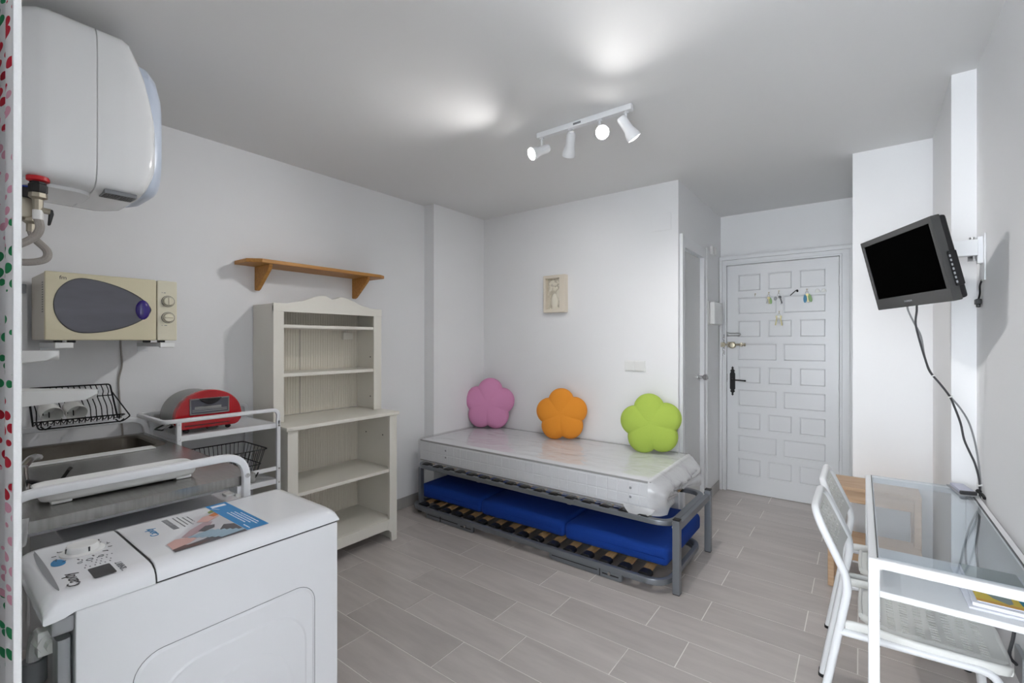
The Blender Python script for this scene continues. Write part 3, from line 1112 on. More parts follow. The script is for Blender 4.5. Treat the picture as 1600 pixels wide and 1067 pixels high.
# loose flap of film hanging over the end rail
t = bmesh.new()
rowsv = []
for i in range(13):
    row = []
    for j in range(7):
        u, v = i / 12, j / 6
        p = Vector((MX1 - 0.16 + 0.19 * u, MY0 - 0.010 - 0.028 * v * math.sin(PI * u) - 0.006, MZ0 + 0.03 - 0.055 * v * math.sin(PI * u) ** 0.7))
        p += Vector((0, -1, 0.4)) * 0.010 * abs(noise.noise(p * 30))
        row.append(t.verts.new(p))
    rowsv.append(row)
for i in range(12):
    for j in range(6):
        t.faces.new((rowsv[i][j], rowsv[i + 1][j], rowsv[i + 1][j + 1], rowsv[i][j + 1]))
bm = B()
merge(bm, t)
obj('wrap_flap', bm, 'film_end', mt, angle=180)

# ------------------------------------------------------------------ flower cushions
def flower(name, m, label, base, R, th, yaw, lean, roll):
    # five petals; stands on two of them and leans on the wall
    D, a = 0.505 * R, 0.495 * R
    NS, NR = 120, 14
    bm = B()
    def rho(t):
        d = (t - PI / 2) % (2 * PI / 5)
        if d > PI / 5:
            d -= 2 * PI / 5
        return D * math.cos(d) + math.sqrt(max(a * a - (D * math.sin(d)) ** 2, 1e-6))
    def pt(s, k, side):
        t = 2 * PI * k / NS
        r = rho(t) * s
        u, v = r * math.cos(t), r * math.sin(t)
        h = th / 2 * max(0.0, 1 - s ** 2.4) ** 0.5
        d = (t - PI / 2) % (2 * PI / 5)
        d = min(d, 2 * PI / 5 - d) / (PI / 5)
        h *= 1 - 0.16 * d ** 2 * s ** 1.5 - 0.05 * (1 - s) ** 3
        return Vector((u, -side * h, v))
    ss = [math.sin(PI / 2 * q / NR) for q in range(NR + 1)]
    edge = [bm.verts.new(pt(1.0, k, 1)) for k in range(NS)]
    for side in (1, -1):
        prev = edge
        for s in ss[-2:0:-1]:
            ring = [bm.verts.new(pt(s, k, side)) for k in range(NS)]
            for k in range(NS):
                bm.faces.new((prev[k], prev[(k + 1) % NS], ring[(k + 1) % NS], ring[k]))
            prev = ring
        c = bm.verts.new(pt(0, 0, side))
        for k in range(NS):
            bm.faces.new((prev[k], prev[(k + 1) % NS], c))
    low = min(v.co.z for v in bm.verts)
    mtx = Matrix.Translation(base) @ Matrix.Rotation(yaw, 4, 'Z') @ Matrix.Rotation(-lean, 4, 'X') @ Matrix.Translation((0, 0, -low)) @ Matrix.Rotation(roll, 4, 'Y')
    root = thing(name, label, 'cushion', mtx=Matrix.Translation(base), group='flower cushions on the mattress')
    o = bmesh.ops.transform(bm, matrix=mtx, verts=bm.verts)
    obj('cover', bm, m, root, angle=180)
    bm = B()
    tube(bm, [mtx @ pt(1.004, k, 1) for k in range(NS)], 0.0026, 5, closed=True)
    obj('seam', bm, m, root, angle=180)
flower('flower_cushion', 'pink', 'pink plush flower cushion leaning on the wall at the corner end of the bed', (-2.665, 3.185, 0.579), 0.232, 0.15, math.radians(26), math.radians(9), math.radians(2))
flower('flower_cushion', 'orange', 'orange plush flower cushion leaning on the wall between the pink and green ones', (-1.905, 3.175, 0.579), 0.208, 0.15, math.radians(20), math.radians(9), math.radians(-4))
flower('flower_cushion', 'green', 'lime green plush flower cushion leaning on the wall at the open end of the bed', (-1.175, 3.165, 0.579), 0.212, 0.15, math.radians(12), math.radians(9), math.radians(-8))

# ------------------------------------------------------------------ bookcase with hutch
bc = thing('bookcase', 'off-white painted bookcase with scalloped hutch on a deeper open base', 'bookcase', (-2.74, 1.677, 0))
Y0, Y1, XB, XF = 1.300, 2.056, XL + 0.004, -2.534
def part_box(name, m, *bx, r=0.003):
    bm = B()
    rbox(bm, *bx, r, 2)
    return obj(name, bm, m, bc)
# base
part_box('side_panel', 'cabinet', XB, XF - 0.02, Y0 + 0.003, Y0 + 0.022, 0.0, 0.848)
part_box('side_panel', 'cabinet', XB, XF - 0.02, Y1 - 0.022, Y1 - 0.003, 0.0, 0.848)
def stile(ya, yb, sgn):
    bm = B()
    inner = yb if sgn > 0 else ya
    outer = ya if sgn > 0 else yb
    w = 0.060
    zt = 0.848
    prof = [(outer, zt), (inner, zt), (inner, 0.155), (inner + sgn * 0.012, 0.125), (inner + sgn * 0.028, 0.085), (inner + sgn * 0.008, 0.080), (inner - sgn * 0.012, 0.060), (inner - sgn * 0.020, 0.0), (outer, 0.0)]
    prism(bm, prof, 'X', XF - 0.024, XF, 0.002, 1)
    obj('stile', bm, 'cabinet', bc)
stile(Y0, Y0 + 0.060, 1)
stile(Y1 - 0.060, Y1, -1)
part_box('base_rail', 'cabinet', XF - 0.022, XF - 0.001, Y0 + 0.058, Y1 - 0.058, 0.085, 0.152)
part_box('bottom_shelf', 'cabinet', XB, XF - 0.02, Y0 + 0.02, Y1 - 0.02, 0.134, 0.154)
part_box('middle_shelf', 'cabinet', XB, XF - 0.012, Y0 + 0.02, Y1 - 0.02, 0.468, 0.489)
part_box('worktop', 'cabinet', XB, XF + 0.012, Y0 - 0.012, Y1 + 0.014, 0.850, 0.874, r=0.006)
def beads(z0, z1, ya, yb, split=None):
    bm = B()
    y = ya
    p = 0.0175
    while y < yb - 1e-4:
        w = min(p, yb - y)
        g = 0.003 if split and abs(y - split) < p / 2 else 0.0008
        rbox(bm, XB, XB + 0.0075, y + g, y + w - 0.0008, z0, z1, 0.0022, 1)
        y += p
    box(bm, XB, XB + 0.005, ya, yb, z0, z1)
    o = obj('back_panel', bm, 'cabinet_in', bc, stuff=True)
beads(0.15, 0.85, Y0 + 0.02, Y1 - 0.02)
# hutch
XH = -2.700
part_box('hutch_side', 'cabinet', XB, XH - 0.018, Y0 + 0.004, Y0 + 0.022, 0.874, 1.572)
part_box('hutch_side', 'cabinet', XB, XH - 0.018, Y1 - 0.022, Y1 - 0.004, 0.874, 1.566)
part_box('hutch_stile', 'cabinet', XH - 0.020, XH, Y0 + 0.002, Y0 + 0.064, 0.876, 1.56)
part_box('hutch_stile', 'cabinet', XH - 0.020, XH, Y1 - 0.066, Y1 - 0.002, 0.876, 1.56)
bm = B()
top = []
N = 60
for k in range(N + 1):
    u = k / N
    y = Y0 + 0.002 + (Y1 - Y0 - 0.004) * u
    c = abs(u - 0.5)
    if c > 0.40:
        z = 1.574
    elif c > 0.31:
        f = (0.40 - c) / 0.09
        z = 1.574 + 0.014 * f * f * (3 - 2 * f)
    elif c > 0.07:
        f = (0.31 - c) / 0.24
        z = 1.588 + 0.050 * math.sin(PI / 2 * f) ** 1.4
    else:
        f = (0.07 - c) / 0.07
        z = 1.638 - 0.022 * f
    top.append((y, z))
poly = top + [(Y1 - 0.002, 1.525), (Y0 + 0.002, 1.525)]
prism(bm, poly, 'X', XH - 0.020, XH + 0.001, 0.0015, 1)
obj('scalloped_cornice', bm, 'cabinet', bc)
part_box('hutch_top', 'cabinet', XB, XH - 0.019, Y0 + 0.02, Y1 - 0.02, 1.545, 1.562)
part_box('hutch_shelf', 'cabinet', XB, XH - 0.006, Y0 + 0.022, Y1 - 0.022, 1.430, 1.450)
part_box('hutch_shelf', 'cabinet', XB, XH - 0.006, Y0 + 0.022, Y1 - 0.022, 1.140, 1.162)
beads(0.876, 1.545, Y0 + 0.02, Y1 - 0.02, split=1.58)
bm = B()
rbox(bm, XB + 0.005, XB + 0.0085, 1.5945, 1.5970, 0.876, 1.43, 0.0008, 1)
obj('panel_gap', bm, 'dark', bc)
part_box('cable_cover', 'cabinet', XB + 0.008, XB + 0.035, 1.90, 1.975, 1.365, 1.415)
bm = B()
for (x, z) in ((-2.80, 0.96), (-2.66, 0.70), (-2.85, 0.70), (-2.80, 1.24)):
    cyl(bm, (x, Y1 - 0.0235, z), (x, Y1 - 0.020, z), 0.005, 8)
obj('pin_hole', bm, 'dark', bc)

# ------------------------------------------------------------------ pine wall shelf
ws = thing('wall_shelf', 'honey pine wall shelf on two tapered brackets above the bookcase', 'shelf', (XL, 1.68, 1.66))
bm = B()
prism(bm, [(XL + 0.001, 1.20), (-2.81, 1.20), (-2.748, 1.262), (-2.748, 2.085), (-2.775, 2.135), (XL + 0.001, 2.135)], 'Z', 1.806, 1.828, 0.003, 2)
obj('board', bm, 'pine', ws)
for y in (1.325, 2.005):
    bm = B()
    prism(bm, [(XL + 0.001, 1.806), (-2.775, 1.806), (-2.79, 1.775), (-2.925, 1.668), (-2.945, 1.660), (XL + 0.001, 1.664)], 'Y', y - 0.011, y + 0.011, 0.003, 2)
    obj('bracket', bm, 'pine', ws)

# ------------------------------------------------------------------ mini kitchen: worktop, sink and rails on a white frame
kx0, kx1, ky0, ky1, kz = -2.835, -1.655, 0.165, 0.737, 0.900
kt = thing('mini_kitchen', 'freestanding steel worktop with sink and white tube rails, behind the washing machine', 'kitchen unit', (-2.24, 0.45, 0))
sx0, sx1, sy0, sy1 = -2.775, -2.435, 0.235, 0.690
bm = B()
t = None
outer = [(kx0, ky0), (kx1, ky0), (kx1, ky1), (kx0, ky1)]
inner = rrect(sx0, sx1, sy0, sy1, 0.055, 5)
for q in ((kx0, sx0, ky0, ky1), (sx1, kx1, ky0, ky1), (sx0, sx1, ky0, sy0), (sx0, sx1, sy1, ky1)):
    box(bm, q[0], q[1], q[2], q[3], kz - 0.030, kz)
bmesh.ops.remove_doubles(bm, verts=bm.verts, dist=1e-5)
obj('worktop', bm, 'steel', kt)
bm = B()
levels = [(0.0, 0.001, 0.055), (0.006, -0.006, 0.055), (0.012, -0.100, 0.055), (0.030, -0.135, 0.05), (0.06, -0.145, 0.04)]
t = bmesh.new()
prev = None
for ins, dz, rr in levels:
    ring = [t.verts.new((x, y, kz + dz)) for x, y in rrect(sx0 + ins, sx1 - ins, sy0 + ins, sy1 - ins, rr, 5)]
    if prev:
        for k in range(len(ring)):
            t.faces.new((prev[k], prev[(k + 1) % len(ring)], ring[(k + 1) % len(ring)], ring[k]))
    prev = ring
t.faces.new(prev)
merge(bm, t)
obj('sink_basin', bm, 'basin', kt)
bm = B()
t = bmesh.new()
a = [t.verts.new((x, y, kz + 0.0005)) for x, y in rrect(sx0 - 0.028, sx1 + 0.028, sy0 - 0.028, sy1 + 0.028, 0.07, 5)]
b = [t.verts.new((x, y, kz + 0.004)) for x, y in rrect(sx0 - 0.020, sx1 + 0.020, sy0 - 0.020, sy1 + 0.020, 0.065, 5)]
c = [t.verts.new((x, y, kz + 0.001)) for x, y in rrect(sx0, sx1, sy0, sy1, 0.055, 5)]
for A, C in ((a, b), (b, c)):
    for k in range(len(A)):
        t.faces.new((A[k], A[(k + 1) % len(A)], C[(k + 1) % len(A)], C[k]))
merge(bm, t)
obj('sink_rim', bm, 'basin', kt)
bm = B()
rbox(bm, -2.425, -2.368, 0.19, 0.655, kz, kz + 0.006, 0.002, 1)  # white colour stands in for light reflected by the steel flange
obj('sink_ledge', bm, 'white_plastic', kt, label='ledge strip along the sink, white for its bright reflection')
bm = B()
lathe(bm, [(0.024, 0), (0.022, 0.02), (0.019, 0.05), (0.019, 0.07)], (-2.04, 0.222, kz), (0, 0, 1), 14)
tube(bm, fillet([(-2.04, 0.222, kz + 0.055), (-2.15, 0.262, kz + 0.075), (-2.24, 0.29, kz + 0.055)], 0.05), 0.011, 8)
obj('tap', bm, 'chrome', kt)
bm = B()
tube(bm, smooth_path([(-2.035, 0.226, kz + 0.030), (-2.02, 0.27, kz + 0.012), (-2.01, 0.305, kz + 0.012), (-2.00, 0.318, kz + 0.030), (-1.99, 0.327, kz + 0.050)], 4), 0.006, 8, section=rect_section(0.020, 0.010, 0.003))
obj('tap_lever', bm, 'black', kt)
flat = rect_section(0.030, 0.022, 0.005)
for nm, x in (('near', -1.640), ('wall', -2.850)):
    bm = B()
    ya, yb = (0.14, 0.700) if nm == 'near' else (0.14, 0.748)
    zr_ = 0.973 if nm == 'near' else 0.968
    pts = fillet([(x, ya, 0.03), (x, ya, zr_), (x, yb, zr_), (x, yb, 0.03)], 0.075, 7)
    tube(bm, pts, 0, section=rect_section(0.024, 0.022, 0.006) if nm == 'near' else rect_section(0.024, 0.030, 0.006))
    fr_ = obj('side_rail', bm, 'white_metal', kt)
    bm = B()
    for y in (ya, yb):
        cyl(bm, (x, y, 0.0), (x, y, 0.032), 0.014, 10)
    obj('foot', bm, 'black', fr_)
    bm = B()
    s = 1 if nm == 'near' else 0
    if s:
        cyl(bm, (x + 0.010, yb, 0.905), (x + 0.0145, yb, 0.905), 0.0075, 12)
        cyl(bm, (x + 0.014, yb, 0.905), (x + 0.0155, yb, 0.905), 0.003, 6)
    else:
        cyl(bm, (x + 0.015, 0.24, 0.955), (x + 0.0165, 0.24, 0.955), 0.004, 8)
    obj('screw', bm, 'chrome', fr_)
for q in ((sx1 + 0.03, kx1 - 0.06, ky0 + 0.02, ky1 - 0.02), (kx0 + 0.01, sx0 - 0.02, ky0 + 0.02, ky1 - 0.02), (kx1 - 0.06, kx1 + 0.006, ky1 - 0.06, ky1 - 0.03)):
    bm = B()
    box(bm, *q, 0.845, 0.869)
    obj('frame_rail', bm, 'white_metal', kt)

tray = None
bm = B()
t = bmesh.new()
prev = None
prof = [(0.018, 0.0), (0.004, 0.006), (0.0, 0.014), (-0.001, 0.028), (-0.006, 0.034), (-0.004, 0.037), (0.004, 0.035), (0.008, 0.024), (0.014, 0.010)]
tx0, tx1, ty0, ty1 = -1.905, -1.765, 0.232, 0.605
for ins, dz in prof:
    ring = [t.verts.new((x, y, kz + 0.004 + dz)) for x, y in rrect(tx0 + ins, tx1 - ins, ty0 + ins, ty1 - ins, 0.035, 5)]
    if prev:
        for k in range(len(ring)):
            t.faces.new((prev[k], prev[(k + 1) % len(ring)], ring[(k + 1) % len(ring)], ring[k]))
    else:
        t.faces.new(ring[::-1])
    prev = ring
t.faces.new(prev)
merge(bm, t)
tray_o = single('drip_tray', bm, 'white_plastic', 'shallow white plastic tray on the steel worktop behind the white rail', 'tray', (-1.9, 0.42, kz + 0.004), angle=60)
MW[tray_o.name] = Matrix.Translation(tray_o.location)
for y in (0.275, 0.565):
    bm = B()
    rbox(bm, -1.805, -1.772, y - 0.022, y + 0.022, kz + 0.0005, kz + 0.012, 0.004)
    obj('foot', bm, 'white_plastic', tray_o)

bm = B()
t = bmesh.new()
g = []
for i in range(7):
    row = []
    for j in range(9):
        u, v = i / 6, j / 8
        row.append(t.verts.new((-1.612 + 0.012 * math.sin(6 * v + 2 * u), 0.165 + 0.026 * u * (1 - 0.55 * max(0, v - 0.6)) , 0.925 - 0.075 * v + 0.010 * u * v)))
    g.append(row)
for i in range(6):
    for j in range(8):
        t.faces.new((g[i][j], g[i + 1][j], g[i + 1][j + 1], g[i][j + 1]))
r = bmesh.ops.solidify(t, geom=list(t.faces), thickness=0.003)
merge(bm, t)
single('dish_cloth', bm, 'cloth', 'white cloth hanging over the worktop corner next to the curtain', 'cloth', (-1.612, 0.18, 0.82), angle=180)

# low white appliance under the worktop
ap = thing('under_counter_fridge', 'low white cabinet appliance in shade under the steel worktop', 'appliance', (-2.0, 0.46, 0))
bm = B()
rbox(bm, -2.30, -1.70, 0.275, 0.725, 0.012, 0.800, 0.006)
obj('body', bm, 'enamel', ap)
bm = B()
rbox(bm, -1.835, -1.790, 0.728, 0.758, 0.785, 0.815, 0.005)
rbox(bm, -1.83, -1.795, 0.70, 0.74, 0.798, 0.806, 0.002)
obj('hinge_cover', bm, 'white_plastic', ap)
bm = B()
rbox(bm, -2.29, -1.71, 0.727, 0.755, 0.04, 0.782, 0.006)
obj('door', bm, 'enamel', ap)
bm = B()
for x in (-2.26, -1.74):
    for y in (0.31, 0.69):
        cyl(bm, (x, y, 0), (x, y, 0.014), 0.018, 10)
obj('foot', bm, 'black', ap)

# ------------------------------------------------------------------ washing machine
wx0, wx1, wy0, wy1 = -1.600, -1.244, 0.212, 0.790
wm = thing('washing_machine', 'white top-loading washing machine with stickers on its lid', 'washing machine', ((wx0 + wx1) / 2, 0.50, 0))
bm = B()
rbox(bm, wx0, wx1, wy0, wy1, 0.02, 0.815, 0.006, 2)
wbody = obj('cabinet', bm, 'enamel', wm)
bm = B()
for x in (wx0 + 0.04, wx1 - 0.04):
    for y in (wy0 + 0.04, wy1 - 0.04):
        cyl(bm, (x, y, 0), (x, y, 0.025), 0.018, 10)
obj('foot', bm, 'black', wm)
def cap(y0, y1, xa, xb, zb, zt, prof_y):
    # crowned cover: section in x rounded at both shoulders, swept along y with an end profile
    t = bmesh.new()
    sec = [(xa, zb), (xa, zb + 0.006), (xa + 0.004, zt - 0.020), (xa + 0.012, zt - 0.010), (xa + 0.028, zt - 0.003), (xa + 0.050, zt), (xb - 0.050, zt), (xb - 0.028, zt - 0.003), (xb - 0.012, zt - 0.010), (xb - 0.004, zt - 0.020), (xb, zb + 0.006), (xb, zb)]
    prev = None
    for y, dz, low in prof_y:
        ring = []
        for x, z in sec:
            zz = z + dz * ((z - zb) / (zt - zb))
            if z < zb + 0.001:
                zz = zb + low
            ring.append(t.verts.new((x, y, zz)))
        if prev:
            for k in range(len(ring)):
                t.faces.new((prev[k], prev[(k + 1) % len(ring)], ring[(k + 1) % len(ring)], ring[k]))
        else:
            t.faces.new(ring[::-1])
        prev = ring
    t.faces.new(prev)
    b = B()
    merge(b, t)
    return b
lid = obj('lid', cap(0.346, 0.793, wx0 - 0.002, wx1 + 0.002, 0.8185, 0.856, [(0.346, -0.003, 0), (0.349, 0, 0), (0.755, 0, 0), (0.775, -0.003, 0), (0.787, -0.011, 0), (0.793, -0.024, 0)]), 'enamel', wm, angle=50)
cpn = obj('control_panel', cap(0.166, 0.3425, wx0 - 0.002, wx1 + 0.002, 0.8155, 0.856, [(0.166, -0.028, -0.006), (0.168, -0.020, -0.009), (0.174, -0.011, -0.009), (0.184, -0.004, -0.008), (0.196, -0.001, -0.006), (0.212, 0, 0), (0.339, 0, 0), (0.3425, -0.003, 0)]), 'enamel', wm, angle=50)
bm = B()
box(bm, wx0 + 0.004, wx1 - 0.0006, 0.214, 0.7885, 0.8145, 0.8190)
obj('seam', bm, 'dark', wm)
obj('seam', cap(0.3415, 0.3470, wx0 + 0.001, wx1 - 0.001, 0.8165, 0.8535, [(0.3415, 0, 0), (0.3470, 0, 0)]), 'dark', wm)
bm = B()
rbox(bm, wx0 + 0.01, wx1 - 0.004, 0.178, 0.213, 0.775, 0.809, 0.006)
obj('rear_ledge', bm, 'grey', wm)
# grip slot in the control panel
bm = B()
t = bmesh.new()
ra, rb = [], []
for k in range(17):
    u = k / 16
    x = wx0 + 0.045 + (wx1 - wx0 - 0.075) * u
    w = 0.007 * math.sin(PI * u) ** 0.6 + 0.0006
    ra.append(t.verts.new((x, 0.1935 - w, 0.8538)))
    rb.append(t.verts.new((x, 0.1935 + w * 0.4, 0.8560)))
for k in range(16):
    t.faces.new((ra[k], ra[k + 1], rb[k + 1], rb[k]))
merge(bm, t)
obj('grip_slot', bm, 'grey', cpn)
# dial with marks around it
dc = (-1.462, 0.262)
bm = B()
lathe(bm, [(0.040, 0), (0.040, 0.004), (0.031, 0.006), (0.030, 0.015), (0.027, 0.019), (0.0, 0.0195)], (dc[0], dc[1], 0.8555), (0, 0, 1), 28, cap=False)
dl = obj('dial', bm, 'white_plastic', cpn)
bm = B()
for k in range(12):
    a = 2 * PI * k / 12 + 0.2
    p = Vector((dc[0] + 0.030 * math.cos(a), dc[1] + 0.030 * math.sin(a), 0.868))
    if k % 3 == 0:
        t = bmesh.new()
        box(t, -0.0012, 0.0012, -0.0016, 0.0016, -0.005, 0.005)
        merge(bm, t, Matrix.Translation(p) @ Matrix.Rotation(a, 4, 'Z'))
    q = Vector((dc[0] + 0.049 * math.cos(a), dc[1] + 0.049 * math.sin(a), 0.8564))
    t = bmesh.new()
    box(t, -0.004, 0.004, -0.0012, 0.0012, -0.0003, 0.0003)
    merge(bm, t, Matrix.Translation(q) @ Matrix.Rotation(a + (k % 2) * 0.5, 4, 'Z'))
    if k % 2:
        q = Vector((dc[0] + 0.058 * math.cos(a + 0.1), dc[1] + 0.050 * math.sin(a + 0.1), 0.8564))
        t = bmesh.new()
        box(t, -0.003, 0.003, -0.001, 0.001, -0.0003, 0.0003)
        merge(bm, t, Matrix.Translation(q))
obj('dial_marks', bm, 'dkgrey', cpn)
ZT = 0.8562
def print_poly(name, pts, m, parent, z=ZT):
    t = B()
    v = [t.verts.new((x, y, z)) for x, y in pts]
    t.faces.new(v)
    r = bmesh.ops.extrude_face_region(t, geom=list(t.faces))
    bmesh.ops.translate(t, vec=(0, 0, 0.0003), verts=[q for q in r['geom'] if isinstance(q, bmesh.types.BMVert)])
    return obj(name, t, m, parent)
print_poly('display', rrect(-1.338, -1.275, 0.247, 0.284, 0.004, 3), 'dkgrey', cpn)
def flip(x, y, rot=PI):
    return Matrix.Translation((x, y, ZT + 0.0003)) @ Matrix.Rotation(rot, 4, 'Z')
lettering('brand_lettering', 'Candy', 0.030, 'dkgrey', cpn, flip(-1.268, 0.226))
lettering('model_lettering', 'SMART', 0.016, 'midgrey', cpn, flip(-1.280, 0.302))
print_poly('drop_logo', [(-1.425 + 0.018 * math.cos(a) * (1.0 if math.cos(a) > 0 else 1.5), 0.215 + 0.012 * math.sin(a)) for a in [2 * PI * k / 18 for k in range(18)]], 'ink_blue', cpn)
bm = B()
random.seed(3)
for r_ in range(4):
    for c_ in range(6):
        x, y = -1.352 - 0.014 * r_, 0.246 + 0.0085 * c_ + 0.004 * r_
        if random.random() < 0.8:
            box(bm, x - 0.0028, x + 0.0028, y - 0.0011, y + 0.0011, ZT, ZT + 0.0003)
for k in range(5):
    box(bm, -1.33 + 0.013 * k, -1.322 + 0.013 * k, 0.291, 0.293, ZT, ZT + 0.0003)
for x, y, w in ((-1.395, 0.262, 0.010), (-1.398, 0.282, 0.008), (-1.392, 0.245, 0.007)):
    t = bmesh.new()
    ring = [(x + w * 0.6 * math.cos(q), y + w * 0.6 * math.sin(q), ZT + 0.0003) for q in [2 * PI * k / 12 for k in range(12)]]
    tube(t, ring, 0.0008, 4, closed=True)
    merge(bm, t)
obj('button_marks', bm, 'midgrey', cpn)
# stickers on the lid
st = print_poly('banner_sticker', [(-1.562, 0.552), (-1.285, 0.552), (-1.285, 0.607), (-1.562, 0.607)], 'sticker_blue', lid)
bm = B()
for x0_, x1_, y in ((-1.46, -1.345, 0.572), (-1.455, -1.33, 0.580), (-1.45, -1.31, 0.588), (-1.43, -1.32, 0.596), (-1.33, -1.295, 0.562)):
    x = x0_
    while x < x1_:
        w = random.uniform(0.006, 0.016)
        box(bm, x, min(x + w, x1_), y - 0.0014, y + 0.0014, ZT + 0.0003, ZT + 0.0006)
        x += w + 0.0025
box(bm, -1.548, -1.530, 0.560, 0.598, ZT + 0.0003, ZT + 0.0006)
for k in range(6):
    box(bm, -1.528 + 0.004 * k, -1.525 + 0.004 * k, 0.556 + 0.002 * k, 0.560 + 0.002 * k, ZT + 0.0003, ZT + 0.0006)
obj('banner_print', bm, 'paper', st)
pic = print_poly('picture_sticker', [(-1.345, 0.390), (-1.281, 0.390), (-1.281, 0.551), (-1.520, 0.551), (-1.50, 0.505), (-1.43, 0.47)], 'p_pale', lid)
zz = ZT + 0.0004
print_poly('picture_print', [(-1.300, 0.391), (-1.2815, 0.391), (-1.2815, 0.550), (-1.36, 0.550), (-1.375, 0.53), (-1.330, 0.50), (-1.310, 0.46)], 'p_dark', pic, zz)
print_poly('picture_print', [(-1.345, 0.393), (-1.300, 0.392), (-1.312, 0.43), (-1.330, 0.452), (-1.352, 0.44), (-1.362, 0.415)], 'p_skin', pic, zz + 0.0004)
print_poly('picture_print', [(-1.340, 0.393), (-1.290, 0.393), (-1.284, 0.440), (-1.296, 0.470), (-1.300, 0.43), (-1.318, 0.405)], 'p_hair', pic, zz + 0.0003)
for q in range(6):
    x = -1.352 + 0.011 * q
    y = 0.438 + 0.010 * q
    print_poly('picture_print', [(x, y), (x + 0.010, y + 0.004), (x + 0.004, y + 0.062), (x - 0.010, y + 0.060), (x - 0.006, y + 0.03)], 'p_jean', pic, zz + 0.0006 + 0.00005 * q)
print_poly('picture_print', [(-1.365, 0.430), (-1.350, 0.44), (-1.395, 0.505), (-1.420, 0.520), (-1.430, 0.50), (-1.40, 0.46)], 'p_mauve', pic, zz + 0.0003)
print_poly('picture_print', [(-1.375, 0.47), (-1.36, 0.48), (-1.372, 0.507), (-1.392, 0.515), (-1.40, 0.495)], 'p_dark', pic, zz + 0.0006)
print_poly('picture_print', [(-1.445, 0.49), (-1.425, 0.51), (-1.45, 0.548), (-1.48, 0.549), (-1.475, 0.515)], 'p_skin', pic, zz + 0.0005)
print_poly('picture_print', [(-1.475, 0.53), (-1.455, 0.535), (-1.462, 0.550), (-1.488, 0.550)], 'p_orange', pic, zz + 0.0008)
print_poly('picture_print', [(-1.505, 0.538), (-1.490, 0.536), (-1.492, 0.551), (-1.515, 0.551)], 'p_leaf', pic, zz + 0.0008)
lettering('lid_brand_lettering', 'Candy', 0.026, 'ink_blue', lid, flip(-1.430, 0.404))
bm = B()
x = -1.536
while x < -1.438:
    w = random.uniform(0.004, 0.008)
    box(bm, x, x + w, 0.436, 0.449, ZT, ZT + 0.0003)
    x += w + 0.003
for k, (x0_, x1_) in enumerate(((-1.535, -1.44), (-1.535, -1.45), (-1.52, -1.44), (-1.515, -1.46))):
    y = 0.462 + 0.0095 * k
    x = x0_
    while x < x1_:
        w = random.uniform(0.005, 0.014)
        box(bm, x, min(x + w, x1_), y - 0.0012, y + 0.0012, ZT, ZT + 0.0003)
        x += w + 0.002
obj('lid_small_print', bm, 'midgrey', lid)
# pressed panel on the side
def ring_plate(y0, y1, z0, z1, r, h, base):
    b = B()
    t = bmesh.new()
    A = [t.verts.new((wx1 + base, y, z)) for y, z in rrect(y0, y1, z0, z1, r, 8)]
    C = [t.verts.new((wx1 + base + h, y, z)) for y, z in rrect(y0 + 0.006, y1 - 0.006, z0 + 0.006, z1 - 0.006, r - 0.006, 8)]
    for k in range(len(A)):
        t.faces.new((A[k], A[(k + 1) % len(A)], C[(k + 1) % len(A)], C[k]))
    t.faces.new(C)
    merge(b, t)
    return b
bm = B()
tube(bm, [(wx1 + 0.0003, y, z) for y, z in rrect(0.303, 0.716, 0.10, 0.668, 0.055, 8)], 0.0008, 4, closed=True)  # grey line drawn in for the shade of the groove
obj('panel_shade_line', bm, 'midgrey', wbody)
obj('pressed_panel', ring_plate(0.306, 0.713, 0.103, 0.665, 0.052, 0.0030, 0.0), 'enamel', wbody, angle=20)
obj('pressed_panel', ring_plate(0.335, 0.690, 0.130, 0.615, 0.10, 0.0025, 0.0030), 'enamel', wbody, angle=20)
b = B()
t = bmesh.new()
cy_, cz_ = 0.535, 0.40
A = [t.verts.new((wx1 + 0.0055, cy_ + 0.118 * math.cos(a), cz_ + 0.150 * math.sin(a))) for a in [2 * PI * k / 32 for k in range(32)]]
C = [t.verts.new((wx1 + 0.0085, cy_ + 0.108 * math.cos(a), cz_ + 0.140 * math.sin(a))) for a in [2 * PI * k / 32 for k in range(32)]]
for k in range(32):
    t.faces.new((A[k], A[(k + 1) % 32], C[(k + 1) % 32], C[k]))
t.faces.new(C)
merge(b, t)
obj('pressed_panel', b, 'enamel', wbody, angle=20)
# water inlet and hoses behind the machine
bm = B()
tube(bm, fillet([(-1.300, 0.192, 0.735), (-1.395, 0.182, 0.735), (-1.425, 0.178, 0.70), (-1.43, 0.178, 0.655)], 0.03), 0.013, 10)
obj('inlet_elbow', bm, 'white_plastic', wm)
bm = B()
lathe(bm, [(0.020, 0), (0.022, 0.01), (0.022, 0.035), (0.017, 0.045)], (-1.318, 0.188, 0.737), (-1, -0.1, 0), 8)
rbox(bm, -1.345, -1.318, 0.168, 0.208, 0.712, 0.764, 0.005)
obj('inlet_nut', bm, 'white_plastic', wm)
bm = B()
cyl(bm, (-1.43, 0.178, 0.662), (-1.43, 0.178, 0.612), 0.021, 14)
obj('hose_clip', bm, 'grey', wm)
bm = B()
tube(bm, smooth_path([(-1.43, 0.178, 0.625), (-1.43, 0.175, 0.5), (-1.43, 0.165, 0.3), (-1.45, 0.14, 0.1), (-1.48, 0.12, 0.02)], 5), 0.017, 10)
obj('drain_hose', bm, 'hose', wm)
bm = B()
tube(bm, smooth_path([(-1.280, 0.198, 0.76), (-1.278, 0.198, 0.66), (-1.280, 0.198, 0.60), (-1.280, 0.198, 0.4), (-1.285, 0.196, 0.03)], 5), 0.020, 10, section=rect_section(0.022, 0.045, 0.008))
obj('hose_channel', bm, 'grey', wm)

